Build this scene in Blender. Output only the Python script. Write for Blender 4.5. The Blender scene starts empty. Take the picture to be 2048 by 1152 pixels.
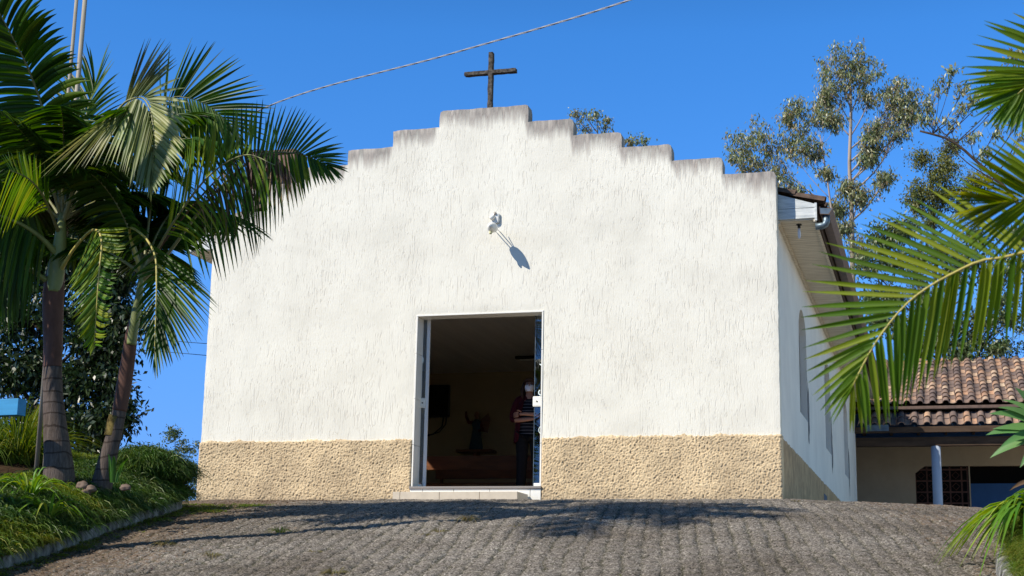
import bpy, bmesh, math, random
import numpy as np
from mathutils import Vector, Matrix, noise
random.seed(7)
RNG = np.random.default_rng(11)
S = bpy.context.scene
COL = S.collection
# ------------------------------------------------------------------ camera
YAW, PIT, ROL, F_PX = -0.2812, 0.2116, 0.0189, 2996.09
CAM = np.array([9.6181, -18.2919, -1.344])
Fv = np.array([math.sin(YAW)*math.cos(PIT), math.cos(YAW)*math.cos(PIT), math.sin(PIT)])
R0 = np.array([math.cos(YAW), -math.sin(YAW), 0.0]); U0 = np.cross(R0, Fv)
Rv = R0*math.cos(ROL)+U0*math.sin(ROL); Uv = -R0*math.sin(ROL)+U0*math.cos(ROL)
cd = bpy.data.cameras.new('camera'); cam = bpy.data.objects.new('camera', cd); COL.objects.link(cam)
cd.sensor_width = 36; cd.lens = F_PX/2048*36; cd.clip_end = 2000; cd.clip_start = 0.1
cam.matrix_world = Matrix(((Rv[0], Uv[0], -Fv[0], CAM[0]), (Rv[1], Uv[1], -Fv[1], CAM[1]), (Rv[2], Uv[2], -Fv[2], CAM[2]), (0, 0, 0, 1)))
cd.dof.use_dof = True; cd.dof.focus_distance = 18.5; cd.dof.aperture_fstop = 8
S.camera = cam
# ------------------------------------------------------------------ sky and sun
LD = Vector((0.49, 0.50, -0.58)).normalized()          # direction the light travels
elev = math.asin(-LD.z); az = math.atan2(-LD.x, -LD.y)   # compass bearing of the sun, clockwise from +Y
W = bpy.data.worlds.new('World'); S.world = W; W.use_nodes = True
nt = W.node_tree; bg = nt.nodes['Background']
sky = nt.nodes.new('ShaderNodeTexSky'); sky.sky_type = 'NISHITA'; sky.sun_disc = False
sky.sun_elevation = elev; sky.sun_rotation = az; sky.altitude = 800; sky.air_density = 1.0; sky.dust_density = 0.3; sky.ozone_density = 3.0
hs = nt.nodes.new('ShaderNodeHueSaturation'); hs.inputs['Saturation'].default_value = 1.30; hs.inputs['Value'].default_value = 2.7
nt.links.new(sky.outputs[0], hs.inputs['Color'])
# sky tinted by height: deep blue near the horizon, dimmed overhead to deepen shade
wtc = nt.nodes.new('ShaderNodeTexCoord'); wsx = nt.nodes.new('ShaderNodeSeparateXYZ'); wr = nt.nodes.new('ShaderNodeValToRGB'); wm = nt.nodes.new('ShaderNodeMix')
wr.color_ramp.elements[0].position = 0.0; wr.color_ramp.elements[0].color = (.22, .36, .72, 1); wr.color_ramp.elements[1].position = 1.0; wr.color_ramp.elements[1].color = (.34, .31, .30, 1)
for p_, c_ in ((.10, (.33, .46, .80)), (.22, (.62, .74, .95)), (.37, (.66, .82, 1.0)), (.56, (.44, .42, .42))): e_ = wr.color_ramp.elements.new(p_); e_.color = (*c_, 1)
nt.links.new(wtc.outputs['Generated'], wsx.inputs[0]); nt.links.new(wsx.outputs[2], wr.inputs[0])
wm.data_type = 'RGBA'; wm.blend_type = 'MULTIPLY'; wm.inputs[0].default_value = 1
wr2 = nt.nodes.new('ShaderNodeValToRGB'); wr2.color_ramp.elements[0].position = .12; wr2.color_ramp.elements[0].color = (.5, .5, .5, 1); wr2.color_ramp.elements[1].position = .8; wr2.color_ramp.elements[1].color = (1.5, .86, .50, 1)  # brightens and warms the unseen right-hand sky, added to light the side wall
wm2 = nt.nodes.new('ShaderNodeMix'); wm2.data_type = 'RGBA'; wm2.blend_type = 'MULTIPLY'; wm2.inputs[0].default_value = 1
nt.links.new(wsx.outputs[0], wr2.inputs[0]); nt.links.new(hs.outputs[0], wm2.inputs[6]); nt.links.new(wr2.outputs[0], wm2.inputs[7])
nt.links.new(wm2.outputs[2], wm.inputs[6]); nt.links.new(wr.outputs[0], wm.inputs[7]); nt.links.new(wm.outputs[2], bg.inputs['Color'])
bg.inputs['Strength'].default_value = 0.135
sd = bpy.data.lights.new('sun', 'SUN'); sd.energy = 5.0; sd.angle = math.radians(0.53); sd.color = (1.0, 0.925, 0.79)
sun = bpy.data.objects.new('sun', sd); COL.objects.link(sun)
sun.rotation_euler = LD.to_track_quat('-Z', 'Y').to_euler(); sun.location = (0, -10, 20)
S.view_settings.view_transform = 'Standard'; S.view_settings.look = 'None'; S.view_settings.exposure = 0.22
S.view_settings.gamma = 1.0; S.view_settings.use_curve_mapping = False
S.cycles.max_bounces = 8; S.cycles.transparent_max_bounces = 12

# ------------------------------------------------------------------ helpers
def ray(u, v): return Fv + Rv*(u-1024)/F_PX + Uv*(576-v)/F_PX
def at(u, v, y):
    d = ray(u, v); return CAM + d*((y-CAM[1])/d[1])
def V(*a): return np.array(a, float)

def link_mesh(name, verts, faces, mat=None, parent=None, smooth=False, mats=None, midx=None):
    me = bpy.data.meshes.new(name)
    verts = np.asarray(verts, np.float32).reshape(-1, 3)
    if isinstance(faces, np.ndarray):
        k = faces.shape[1]; n = len(faces)
        me.vertices.add(len(verts)); me.vertices.foreach_set('co', verts.ravel())
        me.loops.add(n*k); me.loops.foreach_set('vertex_index', faces.astype(np.int32).ravel())
        me.polygons.add(n); me.polygons.foreach_set('loop_start', np.arange(0, n*k, k, dtype=np.int32))
        me.polygons.foreach_set('loop_total', np.full(n, k, np.int32)); me.update(calc_edges=True)
    else:
        me.from_pydata([tuple(map(float, v)) for v in verts], [], [tuple(int(i) for i in f) for f in faces]); me.update()
    if smooth: me.polygons.foreach_set('use_smooth', np.ones(len(me.polygons), bool))
    for m in (mats or ([mat] if mat else [])): me.materials.append(m)
    if midx is not None: me.polygons.foreach_set('material_index', np.asarray(midx, np.int32))
    me.validate()
    o = bpy.data.objects.new(name, me); COL.objects.link(o)
    if parent: o.parent = parent
    return o
def tag(o, label=None, cat=None, group=None, kind=None):
    if label: o['label'] = label
    if cat: o['category'] = cat
    if group: o['group'] = group
    if kind: o['kind'] = kind
    return o
def empty(name, label, cat, group=None, loc=(0, 0, 0)):
    o = bpy.data.objects.new(name, None); COL.objects.link(o); o.location = loc; o.empty_display_size = .1
    return tag(o, label, cat, group)

class MB:
    """collects simple shapes in world space, builds ONE mesh object"""
    def __init__(s): s.v = []; s.f = []
    def add(s, vs, fs):
        b = len(s.v); s.v += [tuple(map(float, p)) for p in vs]; s.f += [tuple(b+i for i in f) for f in fs]; return s
    def box(s, a, b, bev=0.0, rz=0.0, c=None):
        x0, y0, z0 = [min(a[i], b[i]) for i in range(3)]; x1, y1, z1 = [max(a[i], b[i]) for i in range(3)]
        bm = bmesh.new(); bmesh.ops.create_cube(bm, size=1)
        for v in bm.verts: v.co = Vector(((v.co.x+.5)*(x1-x0)+x0, (v.co.y+.5)*(y1-y0)+y0, (v.co.z+.5)*(z1-z0)+z0))
        if bev: bmesh.ops.bevel(bm, geom=list(bm.edges), offset=bev, segments=2, affect='EDGES', profile=.6)
        if rz:
            c = c or ((x0+x1)/2, (y0+y1)/2, 0); M = Matrix.Translation(c) @ Matrix.Rotation(rz, 4, 'Z') @ Matrix.Translation([-q for q in c])
            bm.transform(M)
        bm.verts.index_update(); s.add([v.co for v in bm.verts], [[v.index for v in f.verts] for f in bm.faces]); bm.free(); return s
    def tube(s, pts, r, n=10, caps=True):
        pts = [Vector(p) for p in pts]; rs = r if isinstance(r, (list, tuple, np.ndarray)) else [r]*len(pts)
        b = len(s.v); up = Vector((0, 0, 1)); prev = None
        for i, p in enumerate(pts):
            t = (pts[min(i+1, len(pts)-1)]-pts[max(i-1, 0)]).normalized()
            a = (prev - t*prev.dot(t)) if prev is not None else t.cross(up if abs(t.z) < .95 else Vector((1, 0, 0)))
            if a.length < 1e-6: a = t.cross(Vector((1, 0, 0)))
            a.normalize(); prev = a; c = t.cross(a)
            for k in range(n):
                an = 2*math.pi*k/n; s.v.append(tuple(p+(a*math.cos(an)+c*math.sin(an))*rs[i]))
        for i in range(len(pts)-1):
            for k in range(n):
                k2 = (k+1) % n; s.f.append((b+i*n+k, b+i*n+k2, b+(i+1)*n+k2, b+(i+1)*n+k))
        if caps:
            s.f.append(tuple(b+k for k in range(n))[::-1]); s.f.append(tuple(b+(len(pts)-1)*n+k for k in range(n)))
        return s
    def build(s, name, mat, parent=None, smooth=False):
        o = link_mesh(name, s.v, s.f, mat, parent, smooth)
        return o
def autosmooth(o, ang=40):
    bm = bmesh.new(); bm.from_mesh(o.data)
    for f in bm.faces: f.smooth = True
    for e in bm.edges:
        if len(e.link_faces) == 2 and e.calc_face_angle(0) > math.radians(ang): e.smooth = False
    bm.to_mesh(o.data); bm.free(); return o

def spline(pts, n):
    """Catmull-Rom through pts, n samples"""
    P = np.asarray(pts, float); m = len(P)
    if m == 2: t = np.linspace(0, 1, n)[:, None]; return P[0]*(1-t)+P[1]*t
    P = np.vstack([2*P[0]-P[1], P, 2*P[-1]-P[-2]]); out = []
    d = np.linalg.norm(np.diff(P[1:-1], axis=0), axis=1); cum = np.concatenate([[0], np.cumsum(d)]); L = cum[-1]
    for x in np.linspace(0, L, n):
        i = min(np.searchsorted(cum, x, side='right')-1, m-2); t = (x-cum[i])/max(d[i], 1e-9)
        p0, p1, p2, p3 = P[i:i+4]
        out.append(.5*((2*p1)+(-p0+p2)*t+(2*p0-5*p1+4*p2-p3)*t*t+(-p0+3*p1-3*p2+p3)*t**3))
    return np.array(out)

def ribbons(B, M, T, Wd, nrm, nseg=5, fold=.25, wprof=None):
    """N folded blades: quadratic bezier base B, mid control M, tip T, width Wd. returns verts, quads"""
    B, M, T, nrm = [np.asarray(a, float) for a in (B, M, T, nrm)]; N = len(B); Wd = np.broadcast_to(Wd, (N,))
    ts = np.linspace(0, 1, nseg+1)
    prof = wprof if wprof is not None else np.interp(ts, [0, .08, .35, .7, 1], [.55, .85, 1, .72, .04])
    V_ = np.zeros((N, nseg+1, 3, 3))
    for i, t in enumerate(ts):
        p = (1-t)**2*B+2*t*(1-t)*M+t*t*T; d = 2*(1-t)*(M-B)+2*t*(T-M)
        d /= np.linalg.norm(d, axis=1, keepdims=True)+1e-9
        sd_ = np.cross(d, nrm); sd_ /= np.linalg.norm(sd_, axis=1, keepdims=True)+1e-9
        n2 = np.cross(sd_, d); w = (Wd*prof[i]*.5)[:, None]
        V_[:, i, 0] = p-sd_*w+n2*w*fold; V_[:, i, 1] = p-n2*w*fold; V_[:, i, 2] = p+sd_*w+n2*w*fold
    base = (np.arange(N)*(nseg+1)*3)[:, None, None]; r = (np.arange(nseg)*3)[None, :, None]; c = np.arange(2)[None, None, :]
    a = base+r+c; Q = np.stack([a, a+1, a+4, a+3], -1).reshape(-1, 4)
    return V_.reshape(-1, 3), Q
def merge(parts):
    vs = []; fs = []; b = 0
    for v, f in parts: vs.append(v); fs.append(f+b); b += len(v)
    return np.vstack(vs), np.vstack(fs)
def leaf_quads(C, D, Nn, L, Wd):
    """diamond leaves: centre C, long direction D, normal Nn"""
    D = D/np.linalg.norm(D, axis=1, keepdims=True); Sd = np.cross(D, Nn); Sd /= np.linalg.norm(Sd, axis=1, keepdims=True)+1e-9
    L = L[:, None]; Wd = Wd[:, None]; nn = np.cross(Sd, D)
    v = np.stack([C-D*L*.5, C+Sd*Wd*.5-D*L*.08+nn*Wd*.12, C+D*L*.5, C-Sd*Wd*.5-D*L*.08+nn*Wd*.12], 1)
    q = np.arange(len(C)*4).reshape(-1, 4); return v.reshape(-1, 3), q
def rdirs(n, rng=RNG):
    a = rng.normal(size=(n, 3)); return a/np.linalg.norm(a, axis=1, keepdims=True)

# value noise on arrays (for displaced sheets)
def vnoise(X, Y, seed=0):
    xi = np.floor(X).astype(np.int64); yi = np.floor(Y).astype(np.int64); fx = X-xi; fy = Y-yi
    def h(a, b):
        n = (a*374761393+b*668265263+seed*982451653) & 0x7fffffff; n = ((n ^ (n >> 13))*1274126177) & 0x7fffffff
        return ((n ^ (n >> 16)) & 0xffff)/65535.0
    sx = fx*fx*(3-2*fx); sy = fy*fy*(3-2*fy)
    return (h(xi, yi)*(1-sx)+h(xi+1, yi)*sx)*(1-sy)+(h(xi, yi+1)*(1-sx)+h(xi+1, yi+1)*sx)*sy

def worley(X, Y, seed=0):
    xi = np.floor(X).astype(np.int64); yi = np.floor(Y).astype(np.int64); best = np.full(X.shape, 9.0)
    for dx in (-1, 0, 1):
        for dy in (-1, 0, 1):
            a = xi+dx; b = yi+dy; n = (a*374761393+b*668265263+seed*982451653) & 0x7fffffff; n = ((n ^ (n >> 13))*1274126177) & 0x7fffffff
            jx = ((n >> 3) & 1023)/1023.0; jy = ((n >> 14) & 1023)/1023.0
            best = np.minimum(best, (a+jx-X)**2+(b+jy-Y)**2)
    return np.sqrt(best)

# ------------------------------------------------------------------ materials
def nmat(name, rough=.8, spec=.3):
    m = bpy.data.materials.new(name); m.use_nodes = True; n = m.node_tree.nodes; l = m.node_tree.links
    b = n['Principled BSDF']; b.inputs['Roughness'].default_value = rough
    b.inputs['Specular IOR Level'].default_value = spec
    return m, n, l, b
def N(n, t, **kw):
    x = n.new(t)
    for k, v in kw.items():
        if k in x.inputs: x.inputs[k].default_value = v
        else: setattr(x, k, v)
    return x
def ramp(n, stops, interp='LINEAR'):
    r = n.new('ShaderNodeValToRGB'); r.color_ramp.interpolation = interp
    while len(r.color_ramp.elements) < len(stops): r.color_ramp.elements.new(.5)
    for e, (p, c) in zip(r.color_ramp.elements, stops): e.position = p; e.color = (*c, 1) if len(c) == 3 else c
    return r
def coords(n, l, scale=(1, 1, 1), rot=(0, 0, 0)):
    tc = n.new('ShaderNodeTexCoord'); mp = n.new('ShaderNodeMapping'); mp.inputs['Scale'].default_value = scale; mp.inputs['Rotation'].default_value = rot
    l.new(tc.outputs['Object'], mp.inputs['Vector']); return mp.outputs[0]
def math_(n, l, op, a, b=None, clamp=False):
    x = n.new('ShaderNodeMath'); x.operation = op; x.use_clamp = clamp
    for i, q in enumerate((a, b)):
        if q is None: continue
        if isinstance(q, (int, float)): x.inputs[i].default_value = q
        else: l.new(q, x.inputs[i])
    return x.outputs[0]
def mixc(n, l, fac, a, b, mode='MIX'):
    x = n.new('ShaderNodeMix'); x.data_type = 'RGBA'; x.blend_type = mode
    for i, q in ((0, fac), (6, a), (7, b)):
        if isinstance(q, (int, float)): x.inputs[i].default_value = q
        elif isinstance(q, tuple): x.inputs[i].default_value = (*q, 1)
        else: l.new(q, x.inputs[i])
    return x.outputs[2]
def simple(name, col, rough=.7, spec=.3, var=.15, scale=12, bump=.0, metal=0, stretch=(1, 1, 1)):
    m, n, l, b = nmat(name, rough, spec); b.inputs['Metallic'].default_value = metal
    no = N(n, 'ShaderNodeTexNoise', Scale=scale, Detail=6.0, Roughness=.6); l.new(coords(n, l, stretch), no.inputs['Vector'])
    r = ramp(n, [(.3, tuple(c*(1-var) for c in col)), (.7, tuple(min(1, c*(1+var)) for c in col))]); l.new(no.outputs[0], r.inputs[0]); l.new(r.outputs[0], b.inputs['Base Color'])
    if bump:
        bp = N(n, 'ShaderNodeBump', Strength=1.0, Distance=bump); l.new(no.outputs[0], bp.inputs['Height']); l.new(bp.outputs[0], b.inputs['Normal'])
    return m
def leafmat(name, stops, trans=.3, rough=.45, spec=.4, tcol=None):
    """colour varies leaf by leaf, light passes through"""
    m, n, l, b = nmat(name, rough, spec)
    g = n.new('ShaderNodeNewGeometry'); r = ramp(n, stops); l.new(g.outputs['Random Per Island'], r.inputs[0])
    no = N(n, 'ShaderNodeTexNoise', Scale=3.0, Detail=3.0); l.new(coords(n, l), no.inputs['Vector'])
    c = mixc(n, l, .35, r.outputs[0], no.outputs['Color'], 'SOFT_LIGHT'); l.new(c, b.inputs['Base Color'])
    tr = n.new('ShaderNodeBsdfTranslucent'); hs = N(n, 'ShaderNodeHueSaturation', Saturation=1.15, Value=1.5); hs.inputs['Hue'].default_value = .485
    l.new(c, hs.inputs['Color']); l.new(hs.outputs[0], tr.inputs['Color'])
    ms = n.new('ShaderNodeMixShader'); ms.inputs[0].default_value = trans
    l.new(b.outputs[0], ms.inputs[1]); l.new(tr.outputs[0], ms.inputs[2]); l.new(ms.outputs[0], n['Material Output'].inputs['Surface'])
    return m

# scratched render (vertical furrows) with rain stains below the wall tops
def stucco_mat():
    m, n, l, b = nmat('scratched_render', .88, .2)
    v = coords(n, l)
    sx = N(n, 'ShaderNodeMapping'); sx.inputs['Scale'].default_value = (1, 1, .13); l.new(v, sx.inputs['Vector'])
    warp = N(n, 'ShaderNodeTexNoise', Scale=4.0, Detail=2.0); l.new(v, warp.inputs['Vector'])
    wv = n.new('ShaderNodeVectorMath'); wv.operation = 'SCALE'; wv.inputs['Scale'].default_value = .05; l.new(warp.outputs['Color'], wv.inputs[0])
    ad = n.new('ShaderNodeVectorMath'); ad.operation = 'ADD'; l.new(sx.outputs[0], ad.inputs[0]); l.new(wv.outputs[0], ad.inputs[1])
    n1 = N(n, 'ShaderNodeTexNoise', Scale=56.0, Detail=2.5, Roughness=.55); l.new(ad.outputs[0], n1.inputs['Vector'])
    n2 = N(n, 'ShaderNodeTexNoise', Scale=70.0, Detail=3.0, Roughness=.6); l.new(ad.outputs[0], n2.inputs['Vector'])
    dn = N(n, 'ShaderNodeTexNoise', Scale=1.1, Detail=3.0, Roughness=.6); l.new(v, dn.inputs['Vector'])
    furrow = ramp(n, [(.31, (0, 0, 0)), (.42, (1, 1, 1))]); l.new(math_(n, l, 'ADD', n1.outputs[0], math_(n, l, 'MULTIPLY', math_(n, l, 'SUBTRACT', dn.outputs[0], .5), .34)), furrow.inputs[0])
    grain = N(n, 'ShaderNodeTexNoise', Scale=60.0, Detail=4.0, Roughness=.7); l.new(v, grain.inputs['Vector'])
    lump = N(n, 'ShaderNodeTexNoise', Scale=5.0, Detail=4.0, Roughness=.6); l.new(v, lump.inputs['Vector'])
    h = math_(n, l, 'ADD', math_(n, l, 'MULTIPLY', furrow.outputs[0], .6), math_(n, l, 'MULTIPLY', n2.outputs[0], .7))
    h = math_(n, l, 'ADD', h, math_(n, l, 'MULTIPLY', grain.outputs[0], .35))
    h = math_(n, l, 'ADD', h, math_(n, l, 'MULTIPLY', lump.outputs[0], 1.2))
    bp = N(n, 'ShaderNodeBump', Strength=1.0, Distance=.0038); l.new(h, bp.inputs['Height']); l.new(bp.outputs[0], b.inputs['Normal'])
    blot = N(n, 'ShaderNodeTexNoise', Scale=1.3, Detail=5.0, Roughness=.6); l.new(v, blot.inputs['Vector'])
    base = ramp(n, [(.28, (.685, .66, .58)), (.5, (.765, .74, .655)), (.75, (.81, .79, .705))]); l.new(blot.outputs[0], base.inputs[0])
    c = mixc(n, l, math_(n, l, 'MULTIPLY', math_(n, l, 'SUBTRACT', 1.0, furrow.outputs[0]), .24), base.outputs[0], (.50, .44, .36))
    # grey biological stain running down from each step top: distance below the stepped profile
    at_ = N(n, 'ShaderNodeAttribute'); at_.attribute_name = 'below_top'
    sm = N(n, 'ShaderNodeMapping'); sm.inputs['Scale'].default_value = (1, 1, .09); l.new(v, sm.inputs['Vector'])
    st = N(n, 'ShaderNodeTexNoise', Scale=13.0, Detail=5.0, Roughness=.65); l.new(sm.outputs[0], st.inputs['Vector'])
    big = N(n, 'ShaderNodeTexNoise', Scale=1.1, Detail=2.0); l.new(v, big.inputs['Vector'])
    reach = math_(n, l, 'ADD', math_(n, l, 'MULTIPLY', st.outputs[0], .62), math_(n, l, 'MULTIPLY', big.outputs[0], .30))
    reach = math_(n, l, 'SUBTRACT', reach, .19)
    k = math_(n, l, 'DIVIDE', math_(n, l, 'SUBTRACT', reach, at_.outputs['Fac']), .20, True)
    k = math_(n, l, 'MULTIPLY', k, math_(n, l, 'ADD', math_(n, l, 'MULTIPLY', lump.outputs[0], .5), .55), True)
    scr = ramp(n, [(.35, (.09, .085, .085)), (.5, (.22, .19, .18)), (.68, (.42, .37, .33))]); l.new(st.outputs[0], scr.inputs[0]); sc = scr.outputs[0]
    c = mixc(n, l, k, c, sc)
    l.new(c, b.inputs['Base Color']); return m
def plinth_mat(name='roughcast_render', hi=(.70, .55, .35), lo=(.40, .30, .19), zband=False):
    m, n, l, b = nmat(name, .9, .2); v = coords(n, l)
    no = N(n, 'ShaderNodeTexNoise', Scale=2.2, Detail=6.0, Roughness=.65); l.new(v, no.inputs['Vector'])
    f = N(n, 'ShaderNodeTexNoise', Scale=45.0, Detail=3.0, Roughness=.6); l.new(v, f.inputs['Vector'])
    r = ramp(n, [(.3, lo), (.52, hi), (.8, tuple(min(1, c*1.1) for c in hi))])
    l.new(math_(n, l, 'ADD', math_(n, l, 'MULTIPLY', no.outputs[0], .55), math_(n, l, 'MULTIPLY', f.outputs[0], .45)), r.inputs[0])
    z = n.new('ShaderNodeSeparateXYZ'); l.new(v, z.inputs[0]); an_ = N(n, 'ShaderNodeAttribute'); an_.attribute_name = 'nugget'
    # white paint splashes along the top edge
    e = math_(n, l, 'SUBTRACT', z.outputs[2], .755); e = math_(n, l, 'MULTIPLY', e, 6.0)
    w = N(n, 'ShaderNodeTexNoise', Scale=6.0, Detail=5.0, Roughness=.7); l.new(v, w.inputs['Vector'])
    k = math_(n, l, 'GREATER_THAN', math_(n, l, 'ADD', e, w.outputs[0]), .93)
    c = mixc(n, l, math_(n, l, 'MULTIPLY', k, .7), r.outputs[0], (.74, .71, .64))
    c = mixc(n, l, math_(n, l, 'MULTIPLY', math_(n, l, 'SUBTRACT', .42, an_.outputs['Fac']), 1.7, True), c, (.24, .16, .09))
    gm = N(n, 'ShaderNodeTexNoise', Scale=1.6, Detail=6.0, Roughness=.7); l.new(v, gm.inputs['Vector']); gr = ramp(n, [(.44, (0, 0, 0)), (.70, (.62, .62, .62))]); l.new(gm.outputs[0], gr.inputs[0])
    c = mixc(n, l, gr.outputs[0], c, (.30, .23, .15))
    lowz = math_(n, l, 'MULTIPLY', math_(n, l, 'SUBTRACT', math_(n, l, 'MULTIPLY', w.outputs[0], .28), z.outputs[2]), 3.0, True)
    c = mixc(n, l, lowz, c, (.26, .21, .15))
    l.new(c, b.inputs['Base Color'])
    bp = N(n, 'ShaderNodeBump', Strength=.8, Distance=.006); l.new(f.outputs[0], bp.inputs['Height']); l.new(bp.outputs[0], b.inputs['Normal'])
    return m
M = {}
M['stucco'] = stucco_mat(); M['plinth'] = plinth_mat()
M['cross'] = simple('weathered_concrete', (.085, .075, .065), .95, .1, .8, 22, .006)
M['white_tile'] = simple('white_tile', (.82, .80, .74), .3, .5, .04, 6)
M['beige_tile'] = simple('beige_tile', (.60, .52, .41), .45, .4, .08, 9, .001)
M['granite'] = simple('granite', (.22, .20, .19), .4, .5, .6, 180)
M['alu'] = simple('white_aluminium', (.72, .74, .78), .35, .5, .03, 5)
M['white_pl'] = simple('white_plastic', (.78, .77, .72), .4, .5, .08, 30)
M['dirty_pl'] = simple('dirty_plastic', (.45, .40, .34), .7, .3, .5, 60, .003)
M['sticker'] = simple('frosted_film', (.62, .72, .74), .6, .3, .05, 5)
M['darkbrown'] = simple('dark_wood', (.055, .032, .02), .6, .3, .3, 20, .001, stretch=(1, .2, 1))
M['bench'] = simple('varnished_wood', (.20, .075, .03), .4, .5, .3, 14, stretch=(.2, 1, 1))
M['tv'] = simple('tv_plastic', (.012, .012, .014), .35, .5, .1, 5)
M['screen'] = simple('tv_screen', (.006, .006, .008), .15, .5, .05, 5)
M['int_wall'] = simple('interior_wall_paint', (.56, .47, .30), .85, .2, .05, 3)
M['int_ceil'] = simple('interior_ceiling_lining', (.86, .82, .76), .6, .3, .08, 8, .001, stretch=(1, .05, 1))
M['int_floor'] = simple('interior_floor_tile', (.62, .54, .45), .35, .5, .12, 5)
M['galv'] = simple('galvanised_steel', (.12, .16, .19), .45, .5, .35, 8, .0005, metal=.6)
M['brownmetal'] = simple('brown_gutter_paint', (.14, .09, .065), .5, .4, .25, 12)
M['glass_bulb'] = simple('frosted_bulb_glass', (.65, .68, .75), .15, .6, .05, 5)
M['black'] = simple('black_plastic', (.02, .018, .017), .5, .4, .2, 20)
M['wire'] = simple('twisted_aluminium_cable', (.30, .31, .34), .5, .4, .25, 60)
M['thinwire'] = simple('dark_cable', (.02, .05, .09), .6, .3, .1, 10)
M['pole'] = simple('pale_pole_paint', (.30, .27, .22), .6, .3, .35, 9, .001, stretch=(1, 1, .15))
M['curb'] = simple('lime_washed_curb', (.20, .195, .185), .95, .1, 1.0, 11, .02, stretch=(1, 1, .4))
M['stone'] = simple('river_stone', (.15, .105, .08), .8, .3, .4, 8, .004)
M['soil'] = simple('garden_soil', (.045, .028, .016), 1, .05, .5, 9, .02)
M['blue'] = simple('blue_painted_wood', (.035, .25, .50), .6, .3, .15, 10, .001, stretch=(.1, 1, 3))
M['annex_wall'] = simple('ochre_wall_paint', (.42, .33, .22), .9, .2, .08, 2.5, .001)
M['column'] = simple('blue_grey_column_paint', (.42, .48, .58), .6, .3, .06, 4)
M['annex_blue'] = simple('blue_wall_paint', (.03, .085, .20), .8, .2, .1, 3)
M['lattice'] = simple('red_brown_lattice', (.10, .045, .03), .7, .3, .3, 18)
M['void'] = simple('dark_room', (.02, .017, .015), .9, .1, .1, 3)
M['beam'] = simple('old_timber', (.07, .045, .03), .85, .2, .4, 10, .003, stretch=(.2, 1, 1))
M['turret'] = simple('stained_brick', (.17, .105, .085), .9, .2, .5, 7, .006)
def plank_mat(name, c0, c1, axis, width, edge=.10, dark=.3):
    m, n, l, b = nmat(name, .7, .25); v = coords(n, l)
    s = n.new('ShaderNodeSeparateXYZ'); l.new(v, s.inputs[0])
    fr = math_(n, l, 'FRACT', math_(n, l, 'MULTIPLY', s.outputs[axis], 1/width))
    g = math_(n, l, 'LESS_THAN', fr, edge)
    sc = [9, 9, 9]; sc[1-axis if axis < 2 else 0] = 1.2
    mp = N(n, 'ShaderNodeMapping'); mp.inputs['Scale'].default_value = sc; l.new(v, mp.inputs['Vector'])
    no = N(n, 'ShaderNodeTexNoise', Scale=2.0, Detail=7.0, Roughness=.7); l.new(mp.outputs[0], no.inputs['Vector'])
    r = ramp(n, [(.3, c0), (.62, c1)]); l.new(no.outputs[0], r.inputs[0])
    c = mixc(n, l, math_(n, l, 'MULTIPLY', g, dark), r.outputs[0], (.03, .02, .015)); l.new(c, b.inputs['Base Color'])
    bp = N(n, 'ShaderNodeBump', Strength=1.0, Distance=.004); l.new(math_(n, l, 'SUBTRACT', 1.0, g), bp.inputs['Height']); l.new(bp.outputs[0], b.inputs['Normal'])
    return m
M['soffit'] = plank_mat('soffit_boards', (.50, .42, .31), (.74, .66, .53), 1, .10, .09, .6)
M['fascia'] = plank_mat('worn_white_boards', (.34, .38, .40), (.72, .74, .73), 2, 5.0, .0)
def tile_mat():
    m, n, l, b = nmat('clay_tile', .85, .2); v = coords(n, l)
    g = n.new('ShaderNodeNewGeometry')
    r = ramp(n, [(0, (.13, .095, .085)), (.35, (.21, .15, .125)), (.62, (.32, .215, .16)), (.84, (.52, .30, .18)), (1, (.58, .45, .32))]); l.new(g.outputs['Random Per Island'], r.inputs[0])
    no = N(n, 'ShaderNodeTexNoise', Scale=9.0, Detail=6.0, Roughness=.7); l.new(v, no.inputs['Vector'])
    r2 = ramp(n, [(.42, (0, 0, 0)), (.6, (1, 1, 1))]); l.new(no.outputs[0], r2.inputs[0])
    c = mixc(n, l, math_(n, l, 'MULTIPLY', r2.outputs[0], .5), r.outputs[0], (.15, .125, .125)); l.new(c, b.inputs['Base Color'])
    bp = N(n, 'ShaderNodeBump', Strength=.6, Distance=.01); l.new(no.outputs[0], bp.inputs['Height']); l.new(bp.outputs[0], b.inputs['Normal']); return m
M['tile'] = tile_mat()
M['tiledark'] = simple('mossy_old_tile', (.10, .07, .055), .9, .15, .6, 9, .004)
M['ridge'] = simple('ridge_tile', (.46, .24, .13), .85, .2, .35, 5, .003)
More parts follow.
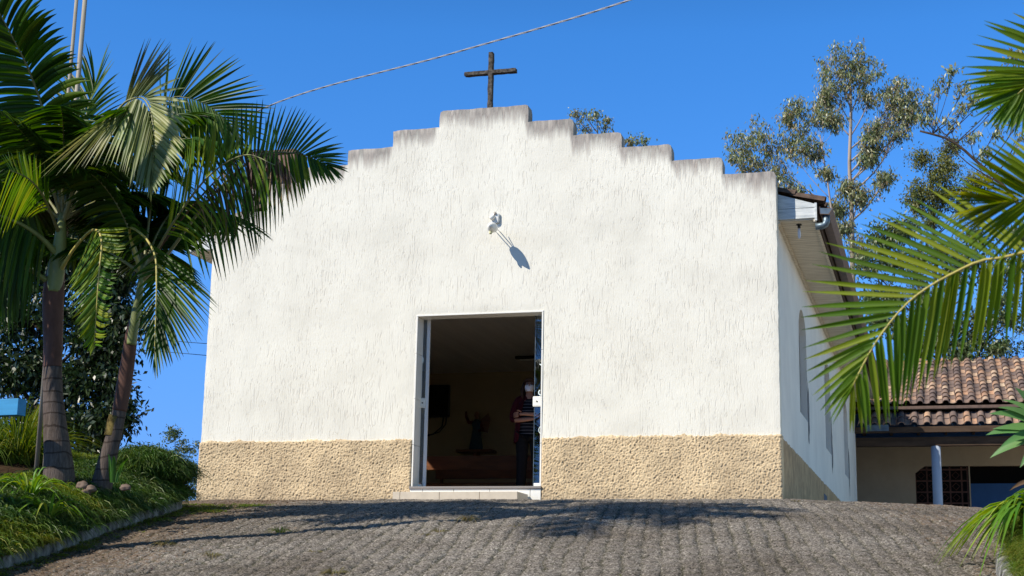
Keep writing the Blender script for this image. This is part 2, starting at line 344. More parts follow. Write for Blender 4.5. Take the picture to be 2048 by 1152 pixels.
# side wall paint: white above, ochre roughcast band below, bare cement round the windows
def side_mat():
    m, n, l, b = nmat('side_wall_paint', .85, .2); v = coords(n, l)
    s = n.new('ShaderNodeSeparateXYZ'); l.new(v, s.inputs[0])
    no = N(n, 'ShaderNodeTexNoise', Scale=5.0, Detail=6.0, Roughness=.7); l.new(v, no.inputs['Vector'])
    k = math_(n, l, 'GREATER_THAN', math_(n, l, 'ADD', math_(n, l, 'MULTIPLY', no.outputs[0], .10), .75), s.outputs[2])
    big = N(n, 'ShaderNodeTexNoise', Scale=1.5, Detail=3.0); l.new(v, big.inputs['Vector'])
    r = ramp(n, [(.3, (.74, .72, .68)), (.7, (.84, .82, .77))]); l.new(big.outputs[0], r.inputs[0])
    dirt = ramp(n, [(.35, (.34, .23, .13)), (.7, (.60, .42, .24))]); l.new(no.outputs[0], dirt.inputs[0])
    c = mixc(n, l, k, r.outputs[0], dirt.outputs[0]); l.new(c, b.inputs['Base Color'])
    f = N(n, 'ShaderNodeTexNoise', Scale=50.0, Detail=3.0); l.new(v, f.inputs['Vector'])
    bp = N(n, 'ShaderNodeBump', Strength=1.0, Distance=.003); l.new(f.outputs[0], bp.inputs['Height']); l.new(bp.outputs[0], b.inputs['Normal']); return m
M['side'] = side_mat()
M['cement'] = simple('bare_cement', (.20, .20, .21), .9, .1, .4, 12, .004)
def glass_mat(name, tint=(.75, .85, .92), rough=.0, mixf=.75):
    """clear pane: glossy reflection over plain transparency"""
    m, n, l, b = nmat(name, .05, .5)
    gl = N(n, 'ShaderNodeBsdfGlossy'); gl.inputs['Roughness'].default_value = .02; gl.inputs['Color'].default_value = (1, 1, 1, 1)
    tr = n.new('ShaderNodeBsdfTransparent'); tr.inputs['Color'].default_value = (*tint, 1)
    lw = N(n, 'ShaderNodeFresnel'); lw.inputs['IOR'].default_value = 1.52
    ms = n.new('ShaderNodeMixShader'); l.new(math_(n, l, 'ADD', lw.outputs[0], .02), ms.inputs[0]); l.new(tr.outputs[0], ms.inputs[1]); l.new(gl.outputs[0], ms.inputs[2])
    l.new(ms.outputs[0], n['Material Output'].inputs['Surface']); return m
M['glass'] = glass_mat('door_glass'); M['sill_'] = M['cement']; M['winglass'] = glass_mat('dark_window_glass', (.74, .68, .58))
# palms and plants
M['palmleaf'] = leafmat('palm_leaflet', [(0, (.012, .040, .004)), (.45, (.024, .072, .005)), (.8, (.045, .11, .008)), (1, (.11, .17, .012))], .36, .42, .28)
M['palmgrey'] = leafmat('palm_leaflet_waxy', [(0, (.08, .11, .035)), (.6, (.17, .20, .07)), (1, (.30, .32, .12))], .22, .45, .3)
M['palmyoung'] = leafmat('palm_leaflet_young', [(0, (.05, .13, .008)), (.5, (.10, .20, .012)), (1, (.26, .30, .03))], .38, .45, .25)
M['palmnear'] = leafmat('palm_leaflet_fresh', [(0, (.055, .125, .008)), (.5, (.095, .175, .010)), (1, (.24, .28, .02))], .42, .5, .2)
M['palmsun'] = leafmat('palm_leaflet_sunlit', [(0, (.09, .16, .008)), (.5, (.16, .23, .012)), (1, (.30, .32, .03))], .4, .5, .25)  # lighter yellow copy of the fresh leaflet, sunlight put into its colour
M['dead'] = leafmat('dead_leaflet', [(0, (.045, .03, .022)), (.6, (.12, .08, .05)), (1, (.32, .24, .15))], .1, .8, .1)
M['rachis'] = simple('palm_midrib', (.22, .22, .10), .5, .4, .2, 9)
M['rachisnear'] = simple('yellow_midrib', (.45, .38, .10), .5, .4, .2, 20)
M['shaft'] = simple('palm_crownshaft', (.17, .20, .06), .45, .4, .35, 5, stretch=(1, 1, .5))
M['shaftbrown'] = simple('old_leaf_sheath', (.11, .055, .04), .7, .2, .45, 6, .002, stretch=(1, 1, .3))
def trunkmat():
    m, n, l, b = nmat('ringed_palm_bark', .9, .15); v = coords(n, l)
    s = n.new('ShaderNodeSeparateXYZ'); l.new(v, s.inputs[0])
    w = N(n, 'ShaderNodeTexNoise', Scale=6.0, Detail=4.0); l.new(v, w.inputs['Vector'])
    big = N(n, 'ShaderNodeTexNoise', Scale=1.3, Detail=2.0); l.new(v, big.inputs['Vector'])
    z = math_(n, l, 'ADD', math_(n, l, 'MULTIPLY', s.outputs[2], 9.0), math_(n, l, 'ADD', math_(n, l, 'MULTIPLY', w.outputs[0], .55), math_(n, l, 'MULTIPLY', big.outputs[0], 2.2)))
    fr = math_(n, l, 'FRACT', z); ring = math_(n, l, 'LESS_THAN', fr, .13)
    st = N(n, 'ShaderNodeMapping'); st.inputs['Scale'].default_value = (30, 30, 3); l.new(v, st.inputs['Vector'])
    no = N(n, 'ShaderNodeTexNoise', Scale=1.5, Detail=6.0, Roughness=.7); l.new(st.outputs[0], no.inputs['Vector'])
    r = ramp(n, [(.3, (.055, .042, .036)), (.7, (.15, .12, .105))]); l.new(no.outputs[0], r.inputs[0])
    c = mixc(n, l, math_(n, l, 'MULTIPLY', ring, .75), r.outputs[0], (.035, .025, .02)); l.new(c, b.inputs['Base Color'])
    bp = N(n, 'ShaderNodeBump', Strength=1.0, Distance=.012); l.new(math_(n, l, 'SUBTRACT', no.outputs[0], ring), bp.inputs['Height']); l.new(bp.outputs[0], b.inputs['Normal']); return m
M['trunk'] = trunkmat()
M['darkleaf'] = leafmat('dark_evergreen_leaf', [(0, (.008, .022, .006)), (.7, (.018, .042, .010)), (1, (.05, .08, .022))], .15, .4, .5)
M['eucleaf'] = leafmat('eucalyptus_leaf', [(0, (.10, .125, .05)), (.45, (.19, .22, .09)), (.75, (.34, .37, .19)), (1, (.36, .25, .14))], .25, .4, .5)
M['yelleaf'] = leafmat('yellowish_leaf', [(0, (.10, .12, .03)), (1, (.22, .23, .07))], .3, .5, .4)
M['midleaf'] = leafmat('mid_green_leaf', [(0, (.045, .075, .028)), (.6, (.09, .13, .045)), (1, (.22, .26, .11))], .25, .4, .5)
M['eucbark'] = simple('pale_smooth_bark', (.34, .28, .24), .8, .2, .35, 5, .004, stretch=(1, 1, .2))
M['bark'] = simple('dark_bark', (.06, .045, .035), .9, .1, .4, 8, .01)
M['hedge'] = leafmat('mondo_grass', [(0, (.018, .05, .008)), (.5, (.05, .11, .016)), (.85, (.11, .18, .03)), (1, (.20, .25, .09))], .2, .4, .5)
M['grassy'] = leafmat('sunny_grass', [(0, (.07, .13, .015)), (.5, (.12, .19, .02)), (1, (.24, .25, .05))], .35, .5, .4)
M['lily'] = leafmat('strap_leaf', [(0, (.07, .18, .015)), (.6, (.14, .28, .025)), (1, (.34, .40, .06))], .35, .4, .5)
M['agave'] = leafmat('broad_sword_leaf', [(0, (.09, .21, .06)), (1, (.16, .30, .10))], .2, .4, .5)
M['dry'] = leafmat('dry_twigs', [(0, (.08, .05, .03)), (1, (.26, .17, .09))], .1, .9, .1)
M['drygrass'] = leafmat('dry_weed', [(0, (.12, .12, .04)), (1, (.30, .24, .12))], .2, .8, .2)
M['sword'] = leafmat('sword_leaf', [(0, (.03, .10, .012)), (1, (.06, .15, .02))], .3, .4, .5)
# ------------------------------------------------------------------ terrain
def gz(x, y):
    x = np.asarray(x, float); s = -np.asarray(y, float)
    z = np.where(s < 0, 0, np.where(s < 4, -.05*s-.010*s*s, np.where(s < 6, -.36-.13*(s-4)-.0125*(s-4)**2, -.67-(s-6)*.184)))
    z = np.where(s > 22, -.67-16*.184-(s-22)*.05, z)
    z = z - .045*np.clip(x-8.0, 0, 6) - .02
    return z
RA = math.radians(10.2)                       # the driveway runs 10 degrees left of the church axis
ca, sa = math.cos(RA), math.sin(RA)
def paving_h(x, y):
    """height of the interlocking pavers: zigzag joints, domed rough tops"""
    a = x*ca+y*sa; b = -x*sa+y*ca           # across / along the driveway
    pw, pl = .138, .205
    zig = np.abs(((a/pw*1.0) % 1)-.5)*.0
    rw = np.floor((b+.01*vnoise(a*4, b*4, 33))/pl); a = a+(((rw*0.754877) % 1)-.5)*.016
    b2 = b+.022*(np.abs(((a/(pw*.5)) % 1)*2-1)-.5)
    a2 = a+.030*(np.abs(((b/(pl*.5)) % 1)*2-1)-.5)+.05*(vnoise(a*1.1, b*.6, 5)-.5)+.012*(vnoise(a*9, b*9, 15)-.5)
    col = np.floor(a2/pw); fa = a2/pw-col
    b3 = b2+(col % 2)*pl*.5+.012*vnoise(col*3.1, b*.5, 9); row = np.floor(b3/pl); fb = b3/pl-row
    ea = np.minimum(fa, 1-fa)*pw; eb = np.minimum(fb, 1-fb)*pl
    e = np.minimum(ea*(1+.8*vnoise(a*6, b*6, 41)), eb*.85); wear = vnoise(x*1.3, y*1.3, 3)
    cs = ((np.round(a2/pw)*0.6180339+row*0.4142135) % 1); j = np.clip(e/(.017+.016*vnoise(a*14, b*10, 44)*wear+.008*cs), 0, 1); j = j*j*(3-2*j); keep = np.clip((vnoise(x*5, y*5, 21)+vnoise(x*1.7, y*1.7, 22)-.5)*2.6, .8, 1)*(.45+.55*cs); j = 1-(1-j)*keep; pit = np.clip((vnoise(x*33, y*33, 31)-.80)*5, 0, 1)
    tilt = (vnoise(col*7.3, row*5.1, 2)-.5)*.008
    rough = (vnoise(x*48, y*48, 1)-.5)*.012+(vnoise(x*26, y*26, 4)-.5)*.005+(vnoise(x*2.5, y*2.5, 6)-.5)*.03+(vnoise(x*7, y*7, 16)-.5)*.008
    return rough+tilt*j-(1-j)*(.026+.012*wear)-pit*.010, j*(1-.7*pit)
def ground_mat():
    m, n, l, b = nmat('ground_earth', 1, .05); v = coords(n, l)
    no = N(n, 'ShaderNodeTexNoise', Scale=.6, Detail=8.0, Roughness=.65); l.new(v, no.inputs['Vector'])
    r = ramp(n, [(.3, (.05, .035, .022)), (.5, (.09, .07, .04)), (.7, (.06, .085, .02))]); l.new(no.outputs[0], r.inputs[0]); l.new(r.outputs[0], b.inputs['Base Color']); return m
def paver_mat():
    m, n, l, b = nmat('rough_concrete_pavers', .95, .15); v = coords(n, l)
    at_ = N(n, 'ShaderNodeAttribute'); at_.attribute_name = 'joint'
    f = N(n, 'ShaderNodeTexNoise', Scale=75.0, Detail=4.0, Roughness=.75); l.new(v, f.inputs['Vector'])
    vo = N(n, 'ShaderNodeTexVoronoi', Scale=95.0); l.new(v, vo.inputs['Vector'])
    big = N(n, 'ShaderNodeTexNoise', Scale=.9, Detail=5.0, Roughness=.6); l.new(v, big.inputs['Vector'])
    r = ramp(n, [(.36, (.035, .03, .026)), (.46, (.125, .11, .096)), (.57, (.225, .20, .175)), (.72, (.47, .43, .38))])
    md_ = N(n, 'ShaderNodeTexNoise', Scale=26.0, Detail=3.0, Roughness=.7); l.new(v, md_.inputs['Vector'])
    mixv = math_(n, l, 'ADD', math_(n, l, 'MULTIPLY', f.outputs[0], .52), math_(n, l, 'ADD', math_(n, l, 'MULTIPLY', vo.outputs['Color'], .30), math_(n, l, 'MULTIPLY', md_.outputs[0], .22))); l.new(mixv, r.inputs[0])
    # litter, rust-brown leaves and moss gather to the left, by the garden bed
    s = n.new('ShaderNodeSeparateXYZ'); l.new(v, s.inputs[0])
    gx = math_(n, l, 'ADD', s.outputs[0], math_(n, l, 'MULTIPLY', s.outputs[1], .18))     # distance from the curb line
    lf = math_(n, l, 'DIVIDE', math_(n, l, 'SUBTRACT', 3.7, gx), 2.0, True)
    rt = math_(n, l, 'DIVIDE', math_(n, l, 'SUBTRACT', gx, 7.5), 1.1, True)
    edge = math_(n, l, 'MAXIMUM', lf, math_(n, l, 'MULTIPLY', rt, .8))
    li = N(n, 'ShaderNodeTexNoise', Scale=28.0, Detail=5.0, Roughness=.8); l.new(v, li.inputs['Vector'])
    k = math_(n, l, 'GREATER_THAN', math_(n, l, 'ADD', math_(n, l, 'MULTIPLY', edge, .235), math_(n, l, 'MULTIPLY', math_(n, l, 'ADD', li.outputs[0], math_(n, l, 'MULTIPLY', big.outputs[0], .35)), .6)), .60)
    lc = mixc(n, l, f.outputs[0], (.07, .04, .024), (.24, .16, .10))
    c = mixc(n, l, math_(n, l, 'MULTIPLY', k, .65), r.outputs[0], lc)
    tone = ramp(n, [(.35, (.70, .67, .64)), (.65, (1.15, 1.15, 1.15))]); l.new(big.outputs[0], tone.inputs[0])
    c = mixc(n, l, 1.0, c, tone.outputs[0], 'MULTIPLY')
    jr = ramp(n, [(0, (.025, .02, .015)), (1, (.045, .06, .02))]); l.new(big.outputs[0], jr.inputs[0])
    c = mixc(n, l, math_(n, l, 'MULTIPLY', math_(n, l, 'SUBTRACT', 1.0, at_.outputs['Fac']), .97), c, jr.outputs[0])
    l.new(c, b.inputs['Base Color'])
    bp = N(n, 'ShaderNodeBump', Strength=1.0, Distance=.006); l.new(mixv, bp.inputs['Height']); l.new(bp.outputs[0], b.inputs['Normal']); return m
def build_ground():
    xs = np.concatenate([np.linspace(-400, -10, 14), np.linspace(-8, 22, 61), np.linspace(26, 400, 14)])
    ys = np.concatenate([np.linspace(-300, -30, 10), np.linspace(-26, 30, 113), np.linspace(36, 500, 14)])
    X, Y = np.meshgrid(xs, ys, indexing='ij'); Z = gz(X, Y)-.05
    # land falls away behind and beside the church, as the open sky at the left shows
    fall = np.clip((Y-24)/60, 0, 1)**1.3*9+np.clip((-1-X)/30, 0, 1)**1.2*5
    Z = Z-fall
    nx, ny = X.shape; idx = np.arange(nx*ny).reshape(nx, ny)
    Q = np.stack([idx[:-1, :-1], idx[1:, :-1], idx[1:, 1:], idx[:-1, 1:]], -1).reshape(-1, 4)
    g = link_mesh('ground', np.stack([X, Y, Z], -1), Q, ground_mat(), smooth=True); tag(g, kind='structure')
    # paved driveway sheet
    xs = np.arange(0.6, 11.4, .0165); ys = np.arange(-9.6, -.0, .018)
    X, Y = np.meshgrid(xs, ys, indexing='ij'); H, J = paving_h(X, Y); Z = gz(X, Y)+H+.012
    nx, ny = X.shape; idx = np.arange(nx*ny).reshape(nx, ny)
    Q = np.stack([idx[:-1, :-1], idx[1:, :-1], idx[1:, 1:], idx[:-1, 1:]], -1).reshape(-1, 4)
    o = link_mesh('driveway', np.stack([X, Y, Z], -1), Q, paver_mat(), smooth=True); tag(o, kind='structure')
    a = o.data.attributes.new('joint', 'FLOAT', 'POINT'); a.data.foreach_set('value', J.ravel().astype(np.float32))
    pale = simple('yard_bounce_concrete', (.62, .56, .46), .9, .1, .15, 2)  # unseen yard made pale and wide to bounce light onto the side wall
    # lower part of the ramp, behind the bottom of the frame, and the yard beside the church
    for nm, (xa, xb, ya, yb) in (('lower_driveway', (.6, 11.4, -22, -9.6)), ('side_yard', (7.9, 40, 0.0, 16.2))):
        xs = np.linspace(xa, xb, 60); ys = np.linspace(ya, yb, 90); X, Y = np.meshgrid(xs, ys, indexing='ij'); Z = gz(X, Y)+.005
        idx = np.arange(X.size).reshape(X.shape); Q = np.stack([idx[:-1, :-1], idx[1:, :-1], idx[1:, 1:], idx[:-1, 1:]], -1).reshape(-1, 4)
        o = link_mesh(nm, np.stack([X, Y, Z], -1), Q, pale if nm == 'side_yard' else bpy.data.materials['rough_concrete_pavers'], smooth=True); tag(o, kind='structure')
        a = o.data.attributes.new('joint', 'FLOAT', 'POINT'); a.data.foreach_set('value', np.ones(X.size, np.float32))
build_ground()

# ------------------------------------------------------------------ the church
church = empty('church', 'small white rendered chapel with a stepped parapet, ochre roughcast plinth and open glass doorway', 'church', loc=(3.9, 0, 0))
PM = Matrix.Translation((-3.9, 0, 0))
def kid(o, parent=church):
    """parent a world-space mesh to a thing without moving it"""
    o.parent = parent; m = Matrix.Identity(4); p = parent
    o.matrix_parent_inverse = Matrix.Translation(-Vector(root_loc(parent))); return o
def root_loc(p):
    l = Vector(p.location); 
    if p.parent: l = l+Vector((0, 0, 0))
    return l
WX = 7.752
XB = [(0.0, 3.72), (.27, 3.98), (.79, 4.355), (1.33, 4.57), (1.96, 4.78), (2.61, 5.01), (3.27, 5.24)]
XR = [(4.515, 5.00), (5.13, 4.77), (5.78, 4.555), (6.435, 4.335), (7.09, 4.11)]
def top_at(x):
    if x < 4.515:
        z = 3.72
        for a, b in XB:
            if x >= a: z = b
        return z
    z = 5.24
    for a, b in XR:
        if x >= a: z = b
    return z
DX0, DX1, DZ0, DZ1 = 3.03, 4.765, .18, 2.435
def facade():
    # columns of fine cells; the step edges are wobbly like hand-laid render
    br = [0, .27, .79, 1.33, 1.96, 2.61, DX0, 3.27, 4.515, DX1, 5.13, 5.78, 6.435, 7.09, WX]
    xs = []
    for a, b in zip(br[:-1], br[1:]): xs += list(np.linspace(a, b, max(2, int((b-a)/.05)+1))[:-1])
    xs.append(WX); zb = sorted(set([.74, DZ1, 3.72, 3.98, 4.355, 4.57, 4.78, 5.01, 5.24, 5.00, 4.77, 4.555, 4.335, 4.11])); zs = []
    for a, b in zip(zb[:-1], zb[1:]): zs += list(np.linspace(a, b, max(2, int((b-a)/.06)+1))[:-1])
    zs.append(5.24); xs = np.array(xs); zs = np.array(zs); nx, nz = len(xs)-1, len(zs)-1
    ins = np.zeros((nx+2, nz+2), bool)
    for i in range(nx):
        xc = (xs[i]+xs[i+1])/2
        for k in range(nz):
            zc = (zs[k]+zs[k+1])/2
            ins[i+1, k+1] = zc < top_at(xc) and not (DX0 < xc < DX1 and zc < DZ1)
    vi = {}; vs = []; fs = []; att = []
    def vert(i, k, s):
        key = (i, k, s)
        if key not in vi:
            x, z = xs[i], zs[k]; y = 0.0 if s == 0 else .21
            n1 = noise.noise(Vector((x*3, z*3, 5)))*.004
            cells = [ins[i, k], ins[i+1, k], ins[i, k+1], ins[i+1, k+1]]; nin = sum(cells)
            inner = DX0-.01 < x < DX1+.01 and z < DZ1+.01
            if nin < 4 and not inner and z > .85:
                x += noise.noise(Vector((x*9, z*9, 1)))*.009; z += noise.noise(Vector((x*7, z*7, 9)))*.011
                if nin == 1:   # convex corner, rounded
                    sx = 1 if (cells[1] or cells[3]) else -1; x += sx*.014; z -= .014
            if s == 0: y += n1+(.006 if nin < 4 and z > .85 else 0)
            vi[key] = len(vs); vs.append((x, y, z)); att.append(max(0, top_at(min(max(xs[i], .01), WX-.01))-zs[k]))
        return vi[key]
    for i in range(nx):
        for k in range(nz):
            if not ins[i+1, k+1]: continue
            fs.append((vert(i, k, 0), vert(i+1, k, 0), vert(i+1, k+1, 0), vert(i, k+1, 0)))
            fs.append((vert(i, k, 1), vert(i, k+1, 1), vert(i+1, k+1, 1), vert(i+1, k, 1)))
            if not ins[i, k+1]: fs.append((vert(i, k, 0), vert(i, k+1, 0), vert(i, k+1, 1), vert(i, k, 1)))
            if not ins[i+2, k+1]: fs.append((vert(i+1, k, 0), vert(i+1, k, 1), vert(i+1, k+1, 1), vert(i+1, k+1, 0)))
            if not ins[i+1, k+2]: fs.append((vert(i, k+1, 0), vert(i+1, k+1, 0), vert(i+1, k+1, 1), vert(i, k+1, 1)))
            if not ins[i+1, k] and zs[k] > .85: fs.append((vert(i, k, 0), vert(i, k, 1), vert(i+1, k, 1), vert(i+1, k, 0)))
    o = link_mesh('front_wall', vs, fs, M['stucco'])
    a = o.data.attributes.new('below_top', 'FLOAT', 'POINT'); a.data.foreach_set('value', np.array(att, np.float32))
    autosmooth(o, 50); kid(o)
    # roughcast plinth, displaced lumps
    for x0, x1 in ((-.012, DX0-.006), (DX1+.006, WX+.012)):
        xx = np.arange(x0, x1+.0001, (x1-x0)/int((x1-x0)/.009)); zz = np.linspace(-.12, .80, 102)
        X, Z = np.meshgrid(xx, zz, indexing='ij')
        top = np.clip((.80-Z)/.02, 0, 1); ed = np.clip(np.minimum(X-x0, x1-X)/.015, 0, 1)
        wx = .5*vnoise(X*26, Z*22, 7); wz = .5*vnoise(X*22, Z*22, 8); wl = worley(X*50+wx, Z*50+wz, 1); nug = np.clip(1-wl*1.25, 0, 1)**.8*(.55+.6*vnoise(X*40, Z*40, 5))
        d = .002+.020*nug+.007*vnoise(X*100, Z*100, 2)+.006*vnoise(X*5, Z*5, 3)
        Y = -.006-d*np.minimum(top, 1)*(.3+.7*ed); Z2 = Z+np.where(Z > .79, .034*(vnoise(X*7, Z*0, 4)-.6)+.022*(vnoise(X*36, Z*0, 5)-.5), 0)
        parts = []; idx = np.arange(X.size).reshape(X.shape)
        v = np.stack([X, Y, Z2], -1).reshape(-1, 3); q = np.stack([idx[:-1, :-1], idx[1:, :-1], idx[1:, 1:], idx[:-1, 1:]], -1).reshape(-1, 4)
        parts.append((v, q))
        # closing faces back to the wall, sides and top
        bv = []; bq = []
        ring = [idx[0, k] for k in range(idx.shape[1])]+[idx[i, -1] for i in range(idx.shape[0])]+[idx[-1, k] for k in range(idx.shape[1]-1, -1, -1)]
        P = v[ring]; Bk = P.copy(); Bk[:, 1] = .208; vv = np.vstack([P, Bk]); nn = len(P)
        qq = np.array([[i, i+1, nn+i+1, nn+i] for i in range(nn-1)]); parts.append((vv, qq))
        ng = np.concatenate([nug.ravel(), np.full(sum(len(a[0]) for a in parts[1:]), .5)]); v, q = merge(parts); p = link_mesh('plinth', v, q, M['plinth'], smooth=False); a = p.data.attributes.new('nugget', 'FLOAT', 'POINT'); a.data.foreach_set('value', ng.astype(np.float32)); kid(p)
facade()
# door surround: tiled white jambs and lintel lining
mb = MB()
for z0, z1 in ((.185, .72), (.725, 1.32), (1.325, 1.92), (1.925, DZ1-.022)): mb.box((DX0+.002, -.004, z0), (DX0+.022, .24, z1), .002)
mb.box((DX0+.002, -.004, DZ1-.02), (DX1-.002, .24, DZ1-.001), .002)
for z0, z1 in ((.185, .72), (.725, 1.32), (1.325, 1.92), (1.925, DZ1-.022)): mb.box((DX1-.022, -.004, z0), (DX1-.002, .24, z1), .002)
kid(mb.build('door_surround', M['white_tile']))
mb = MB().box((DX0-.01, -.05, DZ0-.03), (DX1+.01, .26, DZ0), .004); kid(mb.build('door_sill', M['granite']))
mb = MB()
xx = [DX0-.005, 3.2, 3.62, 4.1, 4.63, DX1+.005]
for a, b in zip(xx[:-1], xx[1:]): mb.box((a+.003, -.03, -.10), (b-.003, .2, DZ0-.033), .003)
kid(mb.build('riser_tiles', M['white_tile']))
# step of beige tile
a0 = at(785, 983, -.55); a1 = at(1035, 983, -.55)
xs_ = [a0[0], a0[0]+.10, a0[0]+.62, a0[0]+1.14, a1[0]]
mb = MB(); zt = a0[2]
for a, b in zip(xs_[:-1], xs_[1:]): mb.box((a+.003, -.55, -.2), (b-.003, -.05, zt-.004), .003)
mb.box((xs_[0]+.01, -.54, -.2), (xs_[-1]-.01, -.06, zt-.012))
st = mb.build('doorstep', M['beige_tile']); tag(st, 'low beige tiled step in front of the open glass doorway', 'step')

# sliding glass leaves, pushed back behind the jambs so that only their edges show
def leaf(x0, x1, free, hz, marks):
    """leaf between x0 and x1 just inside the wall; free = +1/-1 side of its free edge"""
    root = bpy.data.objects.new('glass_door', None); COL.objects.link(root); kid(root); Y = .245
    def put(mb, name, mat): return mb.build(name, mat, root)
    put(MB().box((x0, Y-.005, .19), (x1, Y+.005, 2.46)), 'pane', M['glass'])
    e = x1 if free > 0 else x0
    if free > 0: put(MB().box((e-.004, Y-.014, .19), (e+.038, Y+.012, 2.46), .003), 'edge_bar', M['alu'])
    else: put(MB().box((e-.004, Y-.006, .19), (e+.002, Y+.006, 2.46), .001), 'edge_bar', M['galv'])
    a, b = (e-.075, e+.012) if free > 0 else (e-.018, e+.10)
    put(MB().box((a, Y-.035, hz-.068), (b, Y-.012, hz+.068), .018), 'lock', M['white_pl'])
    put(MB().tube([((a+b)/2, Y-.036, hz), ((a+b)/2, Y-.04, hz)], .010, 12), 'keyhole', M['tv'])
    put(MB().box((e-.10, Y-.03, .18), (e-.01, Y-.01, .23), .01) if free > 0 else MB().box((e+.01, Y-.03, .18), (e+.10, Y-.01, .24), .01), 'corner_clamp', M['white_pl'])
    for (cx, cz, r, r2, a0_, a1_) in marks:
        pts = [(cx+r*math.cos(math.radians(t)), cz+r*math.sin(math.radians(t))) for t in np.linspace(a0_, a1_, 16)]+[(cx+r2*math.cos(math.radians(t)), cz+r2*math.sin(math.radians(t))) for t in np.linspace(a1_, a0_, 16)]
        mb = MB(); m_ = len(pts); mb.add([(x, Y-.009, z) for x, z in pts]+[(x, Y-.006, z) for x, z in pts], [(i, i+1, m_-2-i, m_-1-i) for i in range(15)]+[(i, (i+1) % m_, (i+1) % m_+m_, i+m_) for i in range(m_)]); put(mb, 'sticker', M['sticker'])
xl = float(at(851, 800, .24)[0]); xr = float(at(1069, 800, .24)[0])
leaf(2.30, xl, 1, float(at(845, 806, .22)[2]), [(xl-.13, float(at(845, 720, .24)[2]), .09, .012, -80, 80), (xl-.13, float(at(845, 746, .24)[2])-.02, .06, .01, 0, 100)])
leaf(xr, 5.45, -1, float(at(1074, 803, .22)[2]), [(xr+.09, float(at(1078, 785, .24)[2]), .042, .028, 120, 330), (xr+.05, float(at(1078, 738, .24)[2]), .07, .055, 20, 80), (xr+.12, float(at(1078, 860, .24)[2]), .06, .052, 130, 250)])

# plates with holes for side walls
def plate(outer, holes, t, axis, c, name, mat):
    """outline in (a,z), plane x=c (axis 'x') or y=c, thickness t"""
    bm = bmesh.new()
    def P(a, z, off): return (c+off, a, z) if axis == 'x' else (a, c+off, z)
    E_ = []
    for loop in [outer]+holes:
        vs = [bm.verts.new(P(a, z, 0)) for a, z in loop]
        for i in range(len(vs)): E_.append(bm.edges.new((vs[i], vs[(i+1) % len(vs)])))
    r = bmesh.ops.triangle_fill(bm, use_beauty=True, use_dissolve=False, edges=E_)
    fs = [f for f in bm.faces]
    ex = bmesh.ops.extrude_face_region(bm, geom=fs)
    d = Vector((t, 0, 0)) if axis == 'x' else Vector((0, t, 0))
    bmesh.ops.translate(bm, verts=[v for v in ex['geom'] if isinstance(v, bmesh.types.BMVert)], vec=d)
    bmesh.ops.recalc_face_normals(bm, faces=bm.faces)
    me = bpy.data.meshes.new(name); bm.to_mesh(me); bm.free(); me.materials.append(mat)
    o = bpy.data.objects.new(name, me); COL.objects.link(o); return o
def arch(y0, y1, z0, z1, n=12):
    c = (y0+y1)/2; r = (y1-y0)/2; h = min(r, .38); pts = [(y0, z0), (y1, z0), (y1, z1-h)]
    pts += [(c+r*math.cos(t), z1-h+h*math.sin(t)) for t in np.linspace(0, math.pi, n)[1:-1]]+[(y0, z1-h)]
    return pts
WIN = [(2.95, 4.15), (7.65, 8.95), (12.6, 13.9)]
outer = [(.21, -.3), (16.3, -.3), (16.3, 3.62), (.21, 3.62)]
for side, c, t in (('r', 7.735, -.2), ('l', .017, .2)):
    o = plate(outer, [arch(a, b, 1.45, 3.02) for a, b in WIN], t, 'x', c, 'side_wall', M['side']); kid(o)
    for i, (a, b) in enumerate(WIN):
        fr = bpy.data.objects.new('window', None); COL.objects.link(fr); kid(fr)
        xg = c+t*.6
        lp = arch(a+.001, b-.001, 1.451, 3.019); inn = arch(a+.045, b-.045, 1.495, 2.975)
        f = plate(lp, [inn], .04, 'x', xg-.02, 'window_frame', M['darkbrown']); f.parent = fr
        mb = MB().box((xg-.018, (a+b)/2-.02, 1.49), (xg+.018, (a+b)/2+.02, 2.96)).box((xg-.017, a+.05, 2.18), (xg+.017, b-.05, 2.22))
        f = mb.build('glazing_bar', M['darkbrown'], fr)
        if side == 'l' and i == 0:       # one sash stands open
            inn2 = arch(a+.7, b-.045, 1.495, 2.975)
            f = plate([(a+.62, 1.495), (b-.045, 1.495), (b-.045, 2.6), (a+.62, 2.6)], [], .006, 'x', xg, 'pane', M['winglass'])
        else: f = plate(inn, [], .006, 'x', xg-.003, 'pane', M['winglass'])
        f.parent = fr
# cement patches left unpainted beside the right-hand windows
for i, (a, b) in enumerate(WIN):
    rs = random.Random(i+3); pts = []
    for t in np.linspace(0, 2*math.pi, 26)[:-1]:
        ry, rz = .17, .42; k = 1+.35*rs.uniform(-1, 1)
        pts.append((b+.10+ry*k*math.cos(t), 1.72+rz*k*math.sin(t)-.1))
    pts = [(max(p[0], b+.003), p[1]) for p in pts]
    uniq = [p for j, p in enumerate(pts) if (abs(p[0]-pts[j-1][0])+abs(p[1]-pts[j-1][1])) > 1e-4]
    mb = MB(); mb.add([(7.739, y, z) for y, z in uniq], [tuple(range(len(uniq)))]); kid(mb.build('cement_patch', M['cement']))
mb = MB().box((7.70, 6.9, -.1), (7.74, 7.5, .62)); kid(mb.build('dark_wall_patch', simple('slate_blue', (.10, .13, .19), .8, .2, .2, 9)))  # dark slate-blue patch low on the right side wall
